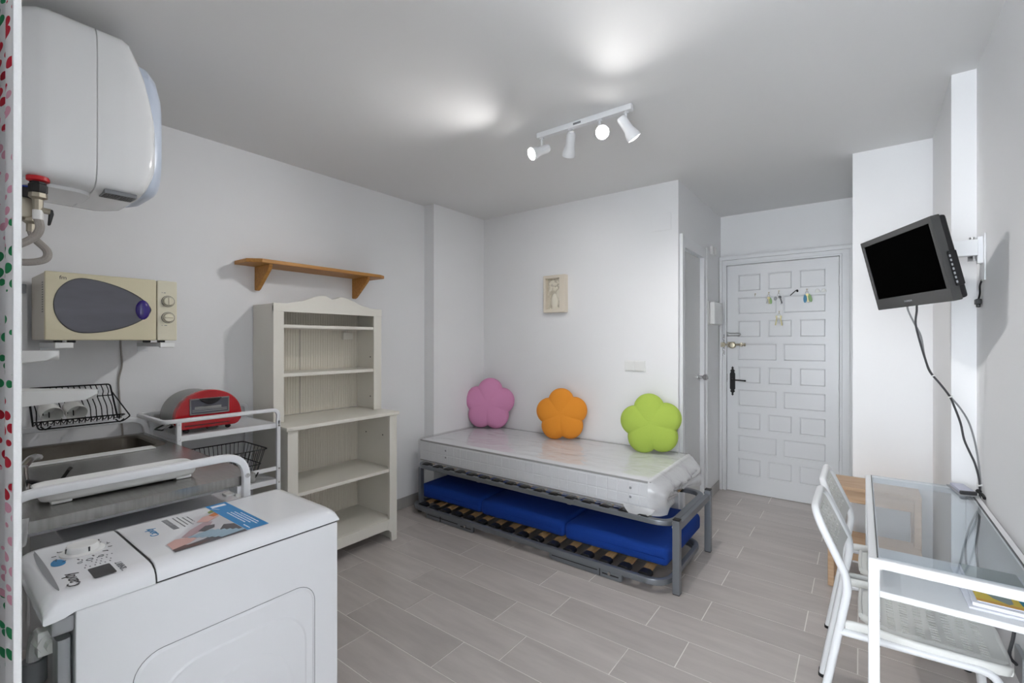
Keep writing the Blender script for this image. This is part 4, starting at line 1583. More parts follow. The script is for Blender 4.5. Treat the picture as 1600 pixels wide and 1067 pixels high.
# ------------------------------------------------------------------ water heater on the front wall
hx0, hx1, hy0, hy1, hz0, hz1 = -2.50, -2.060, 0.052, 0.650, 1.868, 2.432
wh = thing('water_heater', 'large white electric water heater hung high beside the doorway curtain', 'water heater', (-2.28, 0.052, hz0))
hcx, hcz = (hx0 + hx1) / 2, (hz0 + hz1) / 2
def super_sec(a, c, n, N=56):
    out = []
    for k in range(N):
        t = 2 * PI * k / N
        ct, s_ = math.cos(t), math.sin(t)
        out.append((hcx + a * math.copysign(abs(ct) ** (2 / n), ct), hcz + c * math.copysign(abs(s_) ** (2 / n), s_)))
    return out
def loft(secs, name, m, par, cap0=True, cap1=True, ang=28):
    t = bmesh.new()
    prev = None
    first = None
    for y, a, c, n, *dz in secs:
        ring = [t.verts.new((x, y, z + (dz[0] if dz else 0))) for x, z in super_sec(a, c, n)]
        if prev:
            for k in range(len(ring)):
                t.faces.new((prev[k], prev[(k + 1) % len(ring)], ring[(k + 1) % len(ring)], ring[k]))
        else:
            first = ring
        prev = ring
    if cap0:
        t.faces.new(first[::-1])
    if cap1:
        t.faces.new(prev)
    b = B()
    merge(b, t)
    return obj(name, b, m, par, angle=ang)
A0, C0 = (hx1 - hx0) / 2, (hz1 - hz0) / 2
back = [(0.053, A0 * 0.66, C0 * 0.74, 4.5), (0.10, A0 * 0.76, C0 * 0.82, 5), (0.18, A0 * 0.86, C0 * 0.89, 5.5), (0.235, A0 * 0.94, C0 * 0.955, 6.5), (0.265, A0 * 0.985, C0 * 0.99, 7.5), (0.29, A0, C0, 8), (0.4035, A0, C0, 8), (0.4055, A0 * 0.992, C0 * 0.992, 8)]
front = [(0.4065, A0 * 0.992, C0 * 0.992, 8), (0.4085, A0, C0, 8), (0.475, A0, C0, 8), (0.495, A0 * 0.995, C0 * 0.985, 7.5, -0.002), (0.520, A0 * 0.98, C0 * 0.90, 6.5, -0.022), (0.540, A0 * 0.965, C0 * 0.80, 6, -0.045), (0.556, A0 * 0.945, C0 * 0.66, 5, -0.065), (0.568, A0 * 0.91, C0 * 0.50, 5, -0.08), (0.574, A0 * 0.86, C0 * 0.40, 5, -0.09)]
loft(back, 'rear_shell', 'heater', wh)
fs_ = loft(front, 'front_shell', 'heater', wh)
fc = [(0.500, A0 * 0.82, C0 * 0.90, 5, -0.010), (0.560, A0 * 0.82, C0 * 0.87, 5, -0.014), (0.588, A0 * 0.77, C0 * 0.81, 4.5, -0.022), (0.606, A0 * 0.68, C0 * 0.70, 4, -0.035), (0.615, A0 * 0.5, C0 * 0.5, 3.5, -0.05)]
loft(fc, 'front_cover', 'heater_cap', wh)
bm = B()
rbox(bm, -2.13, -2.075, 0.40, 0.47, hz0 - 0.004, hz0 + 0.02, 0.004)
bm.free()
bm = B()
prism(bm, rrect(-2.33, -2.13, 0.24, 0.41, 0.05, 5), 'Z', hz0 - 0.010, hz0 + 0.012, 0.004, 2)
obj('bottom_hatch', bm, 'heater', wh)
bm = B()
rbox(bm, -2.16, -2.085, 0.430, 0.520, hz0 - 0.004, hz0 + 0.01, 0.001, 1)
lb = obj('rating_label', bm, 'midgrey', wh)
bm = B()
for k in range(14):
    if k != 7:
        box(bm, -2.155, -2.118, 0.434 + 0.006 * k, 0.437 + 0.006 * k, hz0 - 0.0048, hz0 - 0.004)
for k in range(9):
    box(bm, -2.112, -2.090, 0.434 + 0.009 * k, 0.438 + 0.009 * k, hz0 - 0.0048, hz0 - 0.004)
obj('label_print', bm, 'dkgrey', lb)
for z in (2.36, 2.17, 2.06, 1.95):
    bm = B()
    sphere(bm, (hx1 - 0.022, 0.215, z), 0.010, 10, (0.8, 1.6, 1))
    obj('shell_clip', bm, 'heater', wh)
# connections under the heater
px, py = -2.115, 0.272
bm = B()
lathe(bm, [(0.028, 0), (0.028, 0.012), (0.020, 0.016)], (px, py, 1.878), (0, 0, -1), 18)
obj('hot_collar', bm, 'redp', wh, label='red collar on the hot outlet')
bm = B()
lathe(bm, [(0.020, 0), (0.020, 0.010), (0.023, 0.013), (0.023, 0.034), (0.019, 0.040)], (px, py, 1.866), (0, 0, -1), 8)
obj('coupling', bm, 'black', wh)
bm = B()
lathe(bm, [(0.022, 0), (0.023, 0.014), (0.013, 0.020), (0.012, 0.07)], (px, py, 1.826), (0, 0, -1), 8)
cyl(bm, (px, py, 1.775), (px + 0.005, py + 0.028, 1.772), 0.0095, 10)
obj('shut_off_valve', bm, 'valve', wh)
bm = B()
prism(bm, [(py + 0.026, 1.780), (py + 0.034, 1.780), (py + 0.036, 1.765), (py + 0.028, 1.728), (py + 0.022, 1.728), (py + 0.024, 1.762)], 'X', px - 0.006, px + 0.008, 0.002, 1)
obj('valve_lever', bm, 'black', wh)
bm = B()
cyl(bm, (px, py, 1.772), (px, py, 1.742), 0.0135, 12)
obj('hose_ferrule', bm, 'white_plastic', wh)
bm = B()
tube(bm, smooth_path([(px, py, 1.745), (px + 0.002, py + 0.004, 1.715), (px - 0.008, py - 0.008, 1.685), (px - 0.02, py - 0.045, 1.655), (px - 0.03, py - 0.085, 1.64), (px - 0.04, py - 0.18, 1.65)], 6), 0.0115, 10)
obj('flexible_hose', bm, 'hose', wh)
bx, by = -2.195, 0.262
bm = B()
lathe(bm, [(0.026, 0), (0.026, 0.014), (0.020, 0.018)], (bx, by, 1.872), (0, 0, -1), 18)
obj('cold_collar', bm, 'bluep', wh, label='blue collar on the cold inlet')
bm = B()
lathe(bm, [(0.021, 0), (0.023, 0.006), (0.023, 0.034), (0.018, 0.040)], (bx, by, 1.858), (0, 0, -1), 8)
obj('coupling', bm, 'black', wh)
bm = B()
rbox(bm, bx - 0.02, bx + 0.02, by - 0.028, by + 0.028, 1.755, 1.822, 0.008)
lathe(bm, [(0.020, 0), (0.022, 0.012), (0.012, 0.02), (0.012, 0.045)], (bx, by + 0.004, 1.758), (0, 0, -1), 8)
obj('safety_valve', bm, 'valve', wh)
bm = B()
tube(bm, smooth_path([(bx, by + 0.004, 1.720), (bx, by + 0.014, 1.690), (bx + 0.01, by + 0.040, 1.655), (bx + 0.015, by + 0.035, 1.625), (bx + 0.01, by - 0.005, 1.610), (bx, by - 0.06, 1.612), (bx, by - 0.16, 1.62)], 6), 0.0115, 10)
obj('flexible_hose', bm, 'hose', wh)

# ------------------------------------------------------------------ microwave on wall brackets
mx0, mx1, my0, my1, mz0, mz1 = -2.925, -2.600, 0.353, 0.802, 1.357, 1.632
mw = thing('microwave', 'cream microwave oven with an egg-shaped dark window on wall brackets', 'microwave', ((mx0 + mx1) / 2, (my0 + my1) / 2, mz0))
bm = B()
rbox(bm, mx0, mx1 - 0.022, my0 + 0.003, my1 - 0.003, mz0, mz1, 0.004)
mbody = obj('case', bm, 'creamside', mw)
ys = 0.722
bm = B()
rbox(bm, mx1 - 0.022, mx1, my0, ys - 0.0012, mz0 - 0.002, mz1 + 0.002, 0.006)
mdoor = obj('door', bm, 'cream', mw)
bm = B()
rbox(bm, mx1 - 0.022, mx1 - 0.001, ys + 0.0012, my1, mz0 - 0.002, mz1 + 0.002, 0.006)
mpan = obj('control_panel', bm, 'panelcream', mw)
def egg(sc=1.0, N=64):
    pts = []
    yc, zc, al, ar, b = 0.470, 1.500, 0.090, 0.224, 0.112
    for k in range(N):
        t = 2 * PI * k / N
        c, s_ = math.cos(t), math.sin(t)
        if c < 0:
            y, z = al * c, b * s_
        else:
            u = c
            y = ar * u
            z = b * math.copysign(max(0.0, 1 - u ** 1.75) ** 0.62, s_)
        pts.append((yc + y * sc, zc + z * sc - 0.006 * max(0, c)))
    return pts
bm = B()
prism(bm, egg(1.03), 'X', mx1 - 0.004, mx1 + 0.0012)
obj('window_rim', bm, 'dark', mdoor)
bm = B()
prism(bm, egg(1.0), 'X', mx1 - 0.004, mx1 + 0.0022)
obj('window', bm, 'smoke_glass', mdoor)
bm = B()
sphere(bm, (mx1 - 0.002, 0.669, 1.493), 0.04, 22, (0.40, 0.70, 1.12))
obj('door_button', bm, 'purple', mdoor)
bm = B()
tube(bm, smooth_path([(mx1 + 0.010, 0.650, 1.522), (mx1 + 0.015, 0.662, 1.529), (mx1 + 0.012, 0.676, 1.524)], 4), 0.002, 6)
bm.free()
lettering('maker_script', 'fm', 0.022, 'dkgrey', mdoor, Matrix.Translation((mx1 + 0.0004, 0.395, 1.604)) @ Matrix.Rotation(PI / 2, 4, 'Z') @ Matrix.Rotation(PI / 2, 4, 'X'))
for z in (1.538, 1.462):
    bm = B()
    lathe(bm, [(0.0262, 0), (0.0262, 0.002), (0.0245, 0.0025)], (mx1 - 0.001, 0.765, z), (1, 0, 0), 28)
    obj('knob_ring', bm, 'dkgrey', mpan)
    bm = B()
    lathe(bm, [(0.0245, 0), (0.0238, 0.004), (0.020, 0.005), (0.0195, 0.011), (0.017, 0.014), (0.0, 0.0145)], (mx1, 0.765, z), (1, 0, 0), 28, cap=False)
    rbox(bm, mx1 + 0.010, mx1 + 0.019, 0.7625 if z > 1.5 else 0.748, 0.7675 if z > 1.5 else 0.782, z - (0.017 if z > 1.5 else 0.0025), z + (0.017 if z > 1.5 else 0.0025), 0.0015, 1)
    kb = obj('knob', bm, 'panelcream', mpan)
    bm = B()
    ring = [(mx1 + 0.0052, 0.765 + 0.0205 * math.cos(q), z + 0.0205 * math.sin(q)) for q in [2 * PI * k / 24 for k in range(24)]]
    tube(bm, ring, 0.0010, 4, closed=True)
    obj('dial_line', bm, 'dkgrey', kb)
bm = B()
for y, z, w in ((0.742, 1.578, 0.003), (0.752, 1.577, 0.008), (0.742, 1.425, 0.003), (0.756, 1.425, 0.010)):
    box(bm, mx1 - 0.001, mx1 - 0.0006, y - w / 2, y + w / 2, z - 0.0015, z + 0.0015)
obj('panel_print', bm, 'midgrey', mpan)
bm = B()
for k in range(13):
    for x in (-2.66, -2.675):
        rbox(bm, x - 0.004, x + 0.004, my0 + 0.0020, my0 + 0.0032, 1.470 + 0.010 * k, 1.474 + 0.010 * k, 0.0005, 1)
obj('vent_slots', bm, 'dkgrey', mbody)
bm = B()
for y in (0.395, 0.435, 0.69, 0.745):
    rbox(bm, -2.640, -2.612, y - 0.012, y + 0.012, 1.345, 1.358, 0.002, 1)
obj('foot', bm, 'black', mw)
for y, lb in ((0.410, 'white bracket arm under the vented end of the microwave'), (0.762, 'white bracket arm under the knob end of the microwave')):
    br = thing('wall_bracket', lb, 'bracket', (XL, y, 1.30), group='microwave brackets')
    bm = B()
    rbox(bm, XL + 0.001, XL + 0.006, y - 0.024, y + 0.024, 1.30, 1.3455, 0.002)
    obj('wall_plate', bm, 'white_metal', br)
    bm = B()
    rbox(bm, XL + 0.004, -2.61, y - 0.026, y + 0.026, 1.325, 1.345, 0.003)
    obj('arm', bm, 'white_metal', br)
    bm = B()
    rbox(bm, -2.625, -2.597, y - 0.028, y + 0.028, 1.322, 1.346, 0.004)
    obj('end_cap', bm, 'white_plastic', br)
bm = B()
tube(bm, smooth_path([(-2.935, 0.665, 1.38), (-2.957, 0.672, 1.32), (-2.958, 0.676, 1.23), (-2.958, 0.664, 1.16), (-2.958, 0.666, 1.08), (-2.958, 0.672, 0.98), (-2.958, 0.680, 0.85), (-2.955, 0.675, 0.60)], 5), 0.004, 7)
single('power_cord', bm, 'hose', 'thin grey power cord hanging down the wall below the microwave', 'cord', (-2.958, 0.65, 0.60))
bm = B()
rbox(bm, -2.925, -2.905, 0.285, 0.338, 1.560, 1.600, 0.003)
so = single('wall_socket', bm, 'grey', 'small grey socket plate on the wall edge beside the microwave', 'socket', (-2.925, 0.31, 1.56))

# ------------------------------------------------------------------ white shelf rack with rounded arms, half hidden by the curtain
rk = thing('shelf_rack', 'white rack with two rounded shelf blades sticking out past the curtain', 'shelf rack', (-2.12, 0.10, 0))
def blade(cx, cy, z, length, w0, w1, th0, th1):
    # blade pointing along d, rounded at the tip, tapering in plan and in depth
    d = Vector((0.78, 0.62, 0)).normalized()
    s = Vector((-d.y, d.x, 0))
    t = bmesh.new()
    N = 20
    ra, rb = [], []
    for k in range(N + 1):
        u = k / N
        f = length * u
        w = w0 + (w1 - w0) * u
        tip = max(0.0, (f - (length - w1)) / w1)
        ww = w * math.sqrt(max(0.0, 1 - tip * tip)) + 0.001
        th = (th0 + (th1 - th0) * u) * (0.45 + 0.55 * math.sqrt(max(0.0, 1 - tip * tip)))
        c = Vector((cx, cy, z)) + d * f
        ra.append((t.verts.new(c + s * ww), t.verts.new(c - s * ww)))
        rb.append((t.verts.new(c + s * ww - Z * th), t.verts.new(c - s * ww - Z * th)))
    for k in range(N):
        t.faces.new((ra[k][0], ra[k + 1][0], ra[k + 1][1], ra[k][1]))
        t.faces.new((rb[k][0], rb[k][1], rb[k + 1][1], rb[k + 1][0]))
        t.faces.new((ra[k][0], rb[k][0], rb[k + 1][0], ra[k + 1][0]))
        t.faces.new((ra[k][1], ra[k + 1][1], rb[k + 1][1], rb[k][1]))
    t.faces.new((ra[0][0], ra[0][1], rb[0][1], rb[0][0]))
    t.faces.new((ra[-1][0], rb[-1][0], rb[-1][1], ra[-1][1]))
    bmesh.ops.bevel(t, geom=[e for e in t.edges if e.is_manifold and len(e.link_faces) == 2 and e.calc_face_angle(0) > 0.7], offset=0.006, segments=2, affect='EDGES')
    b = B()
    merge(b, t)
    return b
bm = B()
cyl(bm, (-2.165, 0.105, 0.0), (-2.165, 0.105, 1.50), 0.014, 12)
obj('pole', bm, 'white_metal', rk)
bm = B()
cyl(bm, (-2.165, 0.105, 0.0), (-2.165, 0.105, 0.012), 0.06, 20)
obj('base', bm, 'white_metal', rk)
obj('shelf_blade', blade(-2.165, 0.105, 1.205, 0.415, 0.064, 0.015, 0.074, 0.026), 'white_plastic', rk, angle=50)
obj('shelf_blade', blade(-2.165, 0.105, 1.322, 0.300, 0.026, 0.018, 0.058, 0.026), 'white_plastic', rk, angle=50)

# ------------------------------------------------------------------ wire dish rack and two cups
dr = thing('dish_rack', 'black wire dish rack leaning on the wall behind the sink', 'dish rack', (-2.85, 0.49, 0.985))
def wire(bm, pts, r=0.0022, n=5):
    tube(bm, pts, r, n)
dy0, dy1 = 0.345, 0.625
bm = B()
loop = fillet([(-2.800, dy0, 0.990), (-2.935, dy0, 1.142), (-2.935, dy1, 1.142), (-2.800, dy1, 0.990)], 0.012, 3)
wire(bm, loop, 0.0036, 6)
wire(bm, [(-2.890, dy0, 1.092), (-2.890, dy1, 1.092)], 0.0025)
wire(bm, [(-2.812, dy0, 1.004), (-2.812, dy1, 1.004)], 0.0032)
obj('back_frame', bm, 'black_wire', dr)
bm = B()
wire(bm, fillet([(-2.900, dy1 + 0.002, 1.104), (-2.688, dy1 + 0.02, 1.008), (-2.672, dy1 - 0.01, 0.990), (-2.672, dy0, 0.990), (-2.690, dy0 - 0.005, 1.018)], 0.01, 3), 0.0030, 6)
wire(bm, [(-2.700, dy0, 1.018), (-2.700, dy1, 1.018)], 0.0030)
wire(bm, [(-2.800, dy0, 0.990), (-2.690, dy0, 1.018)], 0.003)
wire(bm, [(-2.800, dy1, 0.990), (-2.690, dy1, 1.018)], 0.003)
for y in (dy0 + 0.01, dy1 - 0.03):
    wire(bm, fillet([(-2.700, y, 0.998), (-2.690, y + 0.012, 0.984), (-2.700, y + 0.03, 0.996)], 0.008, 3), 0.0032)
obj('front_frame', bm, 'black_wire', dr)
for k in range(14):
    y = dy0 + 0.012 + 0.0195 * k
    bm = B()
    wire(bm, smooth_path([(-2.933, y, 1.140), (-2.905, y + 0.003, 1.112), (-2.890, y - 0.002, 1.090), (-2.850, y + 0.004, 1.045), (-2.812, y, 1.004), (-2.775, y + 0.001, 0.994), (-2.745, y + 0.006, 1.014), (-2.715, y + 0.001, 0.996), (-2.700, y, 1.018)], 3), 0.0021)
    obj('wire', bm, 'black_wire', dr)
for k, (y, l) in enumerate(((0.392, 'white cup lying in the dish rack at the curtain end'), (0.470, 'white cup lying in the dish rack, nearer the toaster'))):
    bm = B()
    d = Vector((0.62, 0.10, -0.28)).normalized()
    o = Vector((-2.842, y - 0.002, 1.062))
    lathe(bm, [(0.0, 0.0), (0.022, 0.0), (0.030, 0.006), (0.0355, 0.035), (0.0375, 0.075), (0.0360, 0.075), (0.0340, 0.036), (0.029, 0.009), (0.0, 0.006)], o, d, 28, cap=False)
    single('cup', bm, 'ceramic', l, 'cup', (-2.81, y, 1.01), 'cups in the dish rack', angle=50)

# ------------------------------------------------------------------ white utility trolley
tc = thing('utility_trolley', 'white metal trolley with tube handles between the worktop and the bookcase', 'trolley', (-2.72, 1.0, 0))
ux0, ux1, uy0, uy1 = -2.930, -2.545, 0.790, 1.252
for x in (ux0, ux1):
    for y in (uy0, uy1):
        bm = B()
        rbox(bm, x - 0.010, x + 0.010, y - 0.010, y + 0.010, 0.055, 0.915 if y == uy0 else 0.925, 0.004)
        lg = obj('post', bm, 'white_metal', tc)
        bm = B()
        cyl(bm, (x - 0.012, y, 0.03), (x + 0.012, y, 0.03), 0.030, 16)
        obj('caster', bm, 'grey', lg)
        bm = B()
        for z in (0.962, 0.893, 0.66, 0.585):
            if x == ux1 and not (z > 0.95 and y == uy1):
                cyl(bm, (x + 0.010, y, z), (x + 0.0125, y, z), 0.005, 8)
        cyl(bm, (x, y, 0.055), (x, y, 0.06), 0.008, 8)
        obj('screw', bm, 'chrome', lg)
bm = B()
hz = 0.978
sec = rect_section(0.010, 0.026, 0.004)
p = [(ux1, uy1, 0.90), (ux1, uy1, hz), (ux1, uy0 - 0.058, hz), (ux0, uy0 - 0.058, hz), (ux0, uy1, hz), (ux0, uy1, 0.90)]
tube(bm, fillet(p, 0.035, 6), 0, section=rect_section(0.020, 0.020, 0.006))
for x in (ux0, ux1):
    rbox(bm, x - 0.010, x + 0.010, uy0 - 0.010, uy0 + 0.010, 0.905, 0.972, 0.004)
obj('handle', bm, 'white_metal', tc)
def trough(z, nm, lip=0.024):
    bm = B()
    rbox(bm, ux0 + 0.006, ux1 - 0.006, uy0 + 0.006, uy1 - 0.006, z - 0.004, z, 0.001, 1)
    for q in ((ux0 + 0.004, ux0 + 0.010, uy0 + 0.008, uy1 - 0.008), (ux1 - 0.010, ux1 - 0.002, uy0 + 0.008, uy1 - 0.008), (ux0 + 0.008, ux1 - 0.008, uy0 + 0.004, uy0 + 0.010), (ux0 + 0.008, ux1 - 0.008, uy1 - 0.010, uy1 - 0.004)):
        rbox(bm, *q, z - lip, z + 0.003, 0.002, 1)
    obj(nm, bm, 'white_metal', tc)
trough(0.902, 'shelf')
trough(0.598, 'shelf')
trough(0.16, 'shelf')
bm = B()
rbox(bm, ux1 - 0.008, ux1 + 0.002, uy0 + 0.008, uy1 - 0.008, 0.648, 0.670, 0.003)
rbox(bm, ux0 - 0.002, ux0 + 0.008, uy0 + 0.008, uy1 - 0.008, 0.648, 0.670, 0.003)
obj('guard_rail', bm, 'white_metal', tc)
bm = B()
tube(bm, fillet([(-2.62, uy0 - 0.005, 0.955), (-2.60, uy0 - 0.048, 0.935), (-2.70, uy0 - 0.05, 0.93), (-2.72, uy0 - 0.004, 0.945)], 0.012, 3), 0.004, 6)
obj('hook', bm, 'black', tc)
bm = B()
tube(bm, fillet([(ux1 + 0.006, 1.07, 0.650), (ux1 + 0.014, 1.07, 0.632), (ux1 + 0.014, 1.125, 0.634), (ux1 + 0.006, 1.145, 0.660)], 0.012, 3), 0.0035, 6)
obj('hook', bm, 'black', tc)

# ------------------------------------------------------------------ red mini oven
to = thing('toaster_oven', 'red half-round mini oven standing on the white trolley', 'toaster oven', (-2.72, 0.94, 0.905))
def arch_poly(y0, y1, zb, zm, zt, N=28):
    yc, a = (y0 + y1) / 2, (y1 - y0) / 2
    pts = [(yc + a * math.cos(PI * k / N), zm + (zt - zm) * math.sin(PI * k / N) ** 0.9) for k in range(N + 1)]
    pts += [(y0 + 0.004, zm - 0.02), (y0 + 0.018, zb + 0.006), (y0 + 0.034, zb), (y1 - 0.034, zb), (y1 - 0.018, zb + 0.006), (y1 - 0.004, zm - 0.02)]
    return pts
bm = B()
prism(bm, arch_poly(0.800, 1.080, 0.928, 0.965, 1.100), 'X', -2.845, -2.625, 0.004, 1)
ob_ = obj('metal_hood', bm, 'toaster_metal', to)
bm = B()
prism(bm, arch_poly(0.790, 1.090, 0.922, 0.968, 1.110), 'X', -2.640, -2.598, 0.008, 2)
face = obj('front_face', bm, 'red', to)
bm = B()
for q in ((0.851, 1.027, 1.063, 1.070), (0.851, 1.027, 0.990, 0.997), (0.851, 0.857, 0.99, 1.07), (1.021, 1.027, 0.99, 1.07)):
    rbox(bm, -2.600, -2.593, q[0], q[1], q[2], q[3], 0.0015, 1)
obj('window_frame', bm, 'toaster_metal', face)
bm = B()
box(bm, -2.600, -2.5955, 0.856, 1.022, 0.996, 1.064)
obj('window', bm, 'smoke_glass', face)
bm = B()
for z in (1.006, 1.014):
    cyl(bm, (-2.5945, 0.862, z), (-2.5945, 1.015, z), 0.0013, 6)
rbox(bm, -2.5955, -2.5945, 0.872, 0.990, 1.018, 1.030, 0.0004, 1)
obj('grill_bars', bm, 'toaster_metal', face)
bm = B()
N = 16
poly = [(0.890 + 0.095 * k / N, 1.066 - 0.026 * math.sin(PI * k / N) ** 0.8) for k in range(N + 1)]
prism(bm, poly + [(0.985, 1.068), (0.89, 1.068)], 'X', -2.598, -2.578, 0.003, 1)
obj('door_handle', bm, 'black', face)
bm = B()
for k in range(8):
    rbox(bm, -2.599, -2.5972, 1.043, 1.066, 0.998 + 0.005 * k, 1.0003 + 0.005 * k, 0.0005, 1)
obj('side_vents', bm, 'red', face)
bm = B()
rbox(bm, -2.602, -2.596, 0.83, 1.03, 0.938, 0.942, 0.001, 1)
obj('crumb_slot', bm, 'black', face)
for y in (0.842, 1.028):
    for x in (-2.615, -2.82):
        bm = B()
        sphere(bm, (x, y, 0.916), 0.0125, 12, (1, 1.1, 0.85))
        obj('foot', bm, 'black', to)
for y in (0.93, 0.975):
    bm = B()
    sphere(bm, (-2.606, y, 0.9215), 0.006, 8)
    obj('knob', bm, 'black', to)

# ------------------------------------------------------------------ black wire basket on the trolley's lower shelf
wk = thing('wire_basket', 'black wire basket standing on the lower shelf of the trolley', 'basket', (-2.70, 1.05, 0.60))
bx0, bx1, by0, by1, bz0, bz1 = -2.86, -2.56, 0.87, 1.205, 0.604, 0.772
bm = B()
tube(bm, fillet([(bx0, by0, bz1), (bx1, by0, bz1), (bx1, by1, bz1), (bx0, by1, bz1)], 0.02, 3, closed=True), 0.0032, 6, closed=True)
i_ = 0.045
tube(bm, fillet([(bx0 + i_, by0 + i_, bz0), (bx1 - i_, by0 + i_, bz0), (bx1 - i_, by1 - i_, bz0), (bx0 + i_, by1 - i_, bz0)], 0.02, 3, closed=True), 0.0028, 6, closed=True)
m_ = 0.022
tube(bm, fillet([(bx0 + m_, by0 + m_, 0.69), (bx1 - m_, by0 + m_, 0.69), (bx1 - m_, by1 - m_, 0.69), (bx0 + m_, by1 - m_, 0.69)], 0.02, 3, closed=True), 0.0024, 6, closed=True)
obj('rim', bm, 'black_wire', wk)
bm = B()
for k in range(14):
    y = by0 + 0.025 + (by1 - by0 - 0.05) * k / 13
    yi = by0 + i_ + 0.006 + (by1 - by0 - 2 * i_ - 0.012) * k / 13
    wire(bm, [(bx0, y, bz1), (bx0 + i_, yi, bz0), (bx1 - i_, yi, bz0), (bx1, y, bz1)], 0.0017, 4)
for k in range(7):
    x = bx0 + 0.03 + (bx1 - bx0 - 0.06) * k / 6
    xi = bx0 + i_ + 0.008 + (bx1 - bx0 - 2 * i_ - 0.016) * k / 6
    wire(bm, [(x, by0, bz1), (xi, by0 + i_, bz0), (xi, by1 - i_, bz0), (x, by1, bz1)], 0.0017, 4)
obj('wires', bm, 'black_wire', wk, stuff=True)

# ------------------------------------------------------------------ curtain beside the doorway
ct = thing('curtain', 'white cotton curtain printed with red, pink and green drops, hanging close by the doorway', 'curtain', (-1.10, 0.115, 0.02))
t = bmesh.new()
uvl = t.loops.layers.uv.new('UVMap')
cx0, cx1 = -1.42, -0.886
NX, NZ = 90, 40
g = []
for i in range(NX + 1):
    u = i / NX
    x = cx0 + (cx1 - 0.012 - cx0) * u
    amp = 0.006 * min(1.0, (1 - u) * 8) + 0.010 * max(0.0, 0.7 - u)
    row = []
    for j in range(NZ + 1):
        z = 0.03 + 2.24 * j / NZ
        y = 0.094 + 0.055 * (cx1 - x) + amp * math.sin(x * 46 + 0.25 * math.sin(z * 2.1)) * (0.75 + 0.25 * math.sin(z * 1.3))
        y -= 0.0
        row.append(t.verts.new((x + 0.002 * math.sin(z * 3) * min(1, (1 - u) * 6), y, z)))
    g.append(row)
arc = [0.0]
for i in range(NX):
    arc.append(arc[-1] + (g[i + 1][20].co - g[i][20].co).length)
for i in range(NX):
    for j in range(NZ):
        f = t.faces.new((g[i][j], g[i + 1][j], g[i + 1][j + 1], g[i][j + 1]))
        for lp, (a, b) in zip(f.loops, ((i, j), (i + 1, j), (i + 1, j + 1), (i, j + 1))):
            lp[uvl].uv = (arc[a], g[a][b].co.z)
bm = B()
merge(bm, t)
obj('cloth', bm, 'curtain', ct, angle=180)
bm = B()
rbox(bm, cx1 - 0.0085, cx1 + 0.002, 0.0905, 0.0990, 0.03, 2.27, 0.003)
obj('hem', bm, 'cloth', ct)
bm = B()
cyl(bm, (-1.46, 0.104, 2.29), (-0.82, 0.104, 2.29), 0.010, 12)
for x in (-1.46, -0.82):
    sphere(bm, (x, 0.108, 2.29), 0.017, 10)
for x in (-1.40, -0.86):
    rbox(bm, x - 0.008, x + 0.008, 0.05, 0.108, 2.284, 2.296, 0.002, 1)
single('curtain_rod', bm, 'white_metal', 'white curtain rod above the doorway', 'curtain rod', (-1.14, 0.06, 2.28))

# ------------------------------------------------------------------ television on a swivel arm
tx = Vector((0.42, -0.907, 0.004)).normalized()
tn = Vector((-0.882, -0.411, -0.23)).normalized()       # the way the screen faces
tz = tn.cross(tx).normalized()
if tz.z < 0:
    tz = -tz
ty = tz.cross(tx).normalized()                          # into the set
tcen = Vector((0.128, 2.418, 1.641))
TM = Matrix((( tx.x, ty.x, tz.x, tcen.x), (tx.y, ty.y, tz.y, tcen.y), (tx.z, ty.z, tz.z, tcen.z), (0, 0, 0, 1)))
tv = thing('television', 'small black flat television tilted down on a swivel wall arm', 'television', mtx=TM)
w2, h2 = 0.235, 0.155
def L(f):
    return B()
bm = B()
rbox(bm, -w2 + 0.004, w2 - 0.004, 0.012, 0.052, -h2 + 0.004, h2 - 0.004, 0.010, 3)
obj('back_shell', bm, 'black', tv, local=True)
sx0_, sx1_, sz0_, sz1_ = -w2 + 0.020, w2 - 0.020, -h2 + 0.048, h2 - 0.024
bm = B()
for q in ((-w2, w2, sz1_, h2), (-w2, w2, -h2, sz0_), (-w2, sx0_, sz0_ - 0.004, sz1_ + 0.004), (sx1_, w2, sz0_ - 0.004, sz1_ + 0.004)):
    rbox(bm, q[0], q[1], 0.0, 0.030, q[2], q[3], 0.0035, 2)
bz = obj('bezel', bm, 'tv', tv, local=True)
bm = B()
box(bm, sx0_ - 0.003, sx1_ + 0.003, 0.0045, 0.02, sz0_ - 0.003, sz1_ + 0.003)
obj('screen', bm, 'screen', tv, local=True)
lettering('maker_lettering', 'THOMSON', 0.010, 'grey', bz, Matrix.Translation((-0.035, -0.0002, -h2 + 0.020)) @ Matrix.Rotation(PI / 2, 4, 'X'), local=True)
bm = B()
rbox(bm, w2 - 0.006, w2 + 0.010, 0.018, 0.044, -0.105, 0.020, 0.005, 2)
pb = obj('button_strip', bm, 'black', tv, local=True)
for k in range(7):
    bm = B()
    rbox(bm, w2 + 0.009, w2 + 0.0115, 0.0165, 0.022, -0.095 + 0.0155 * k, -0.0865 + 0.0155 * k, 0.001, 1)
    obj('button', bm, 'grey', pb, local=True)
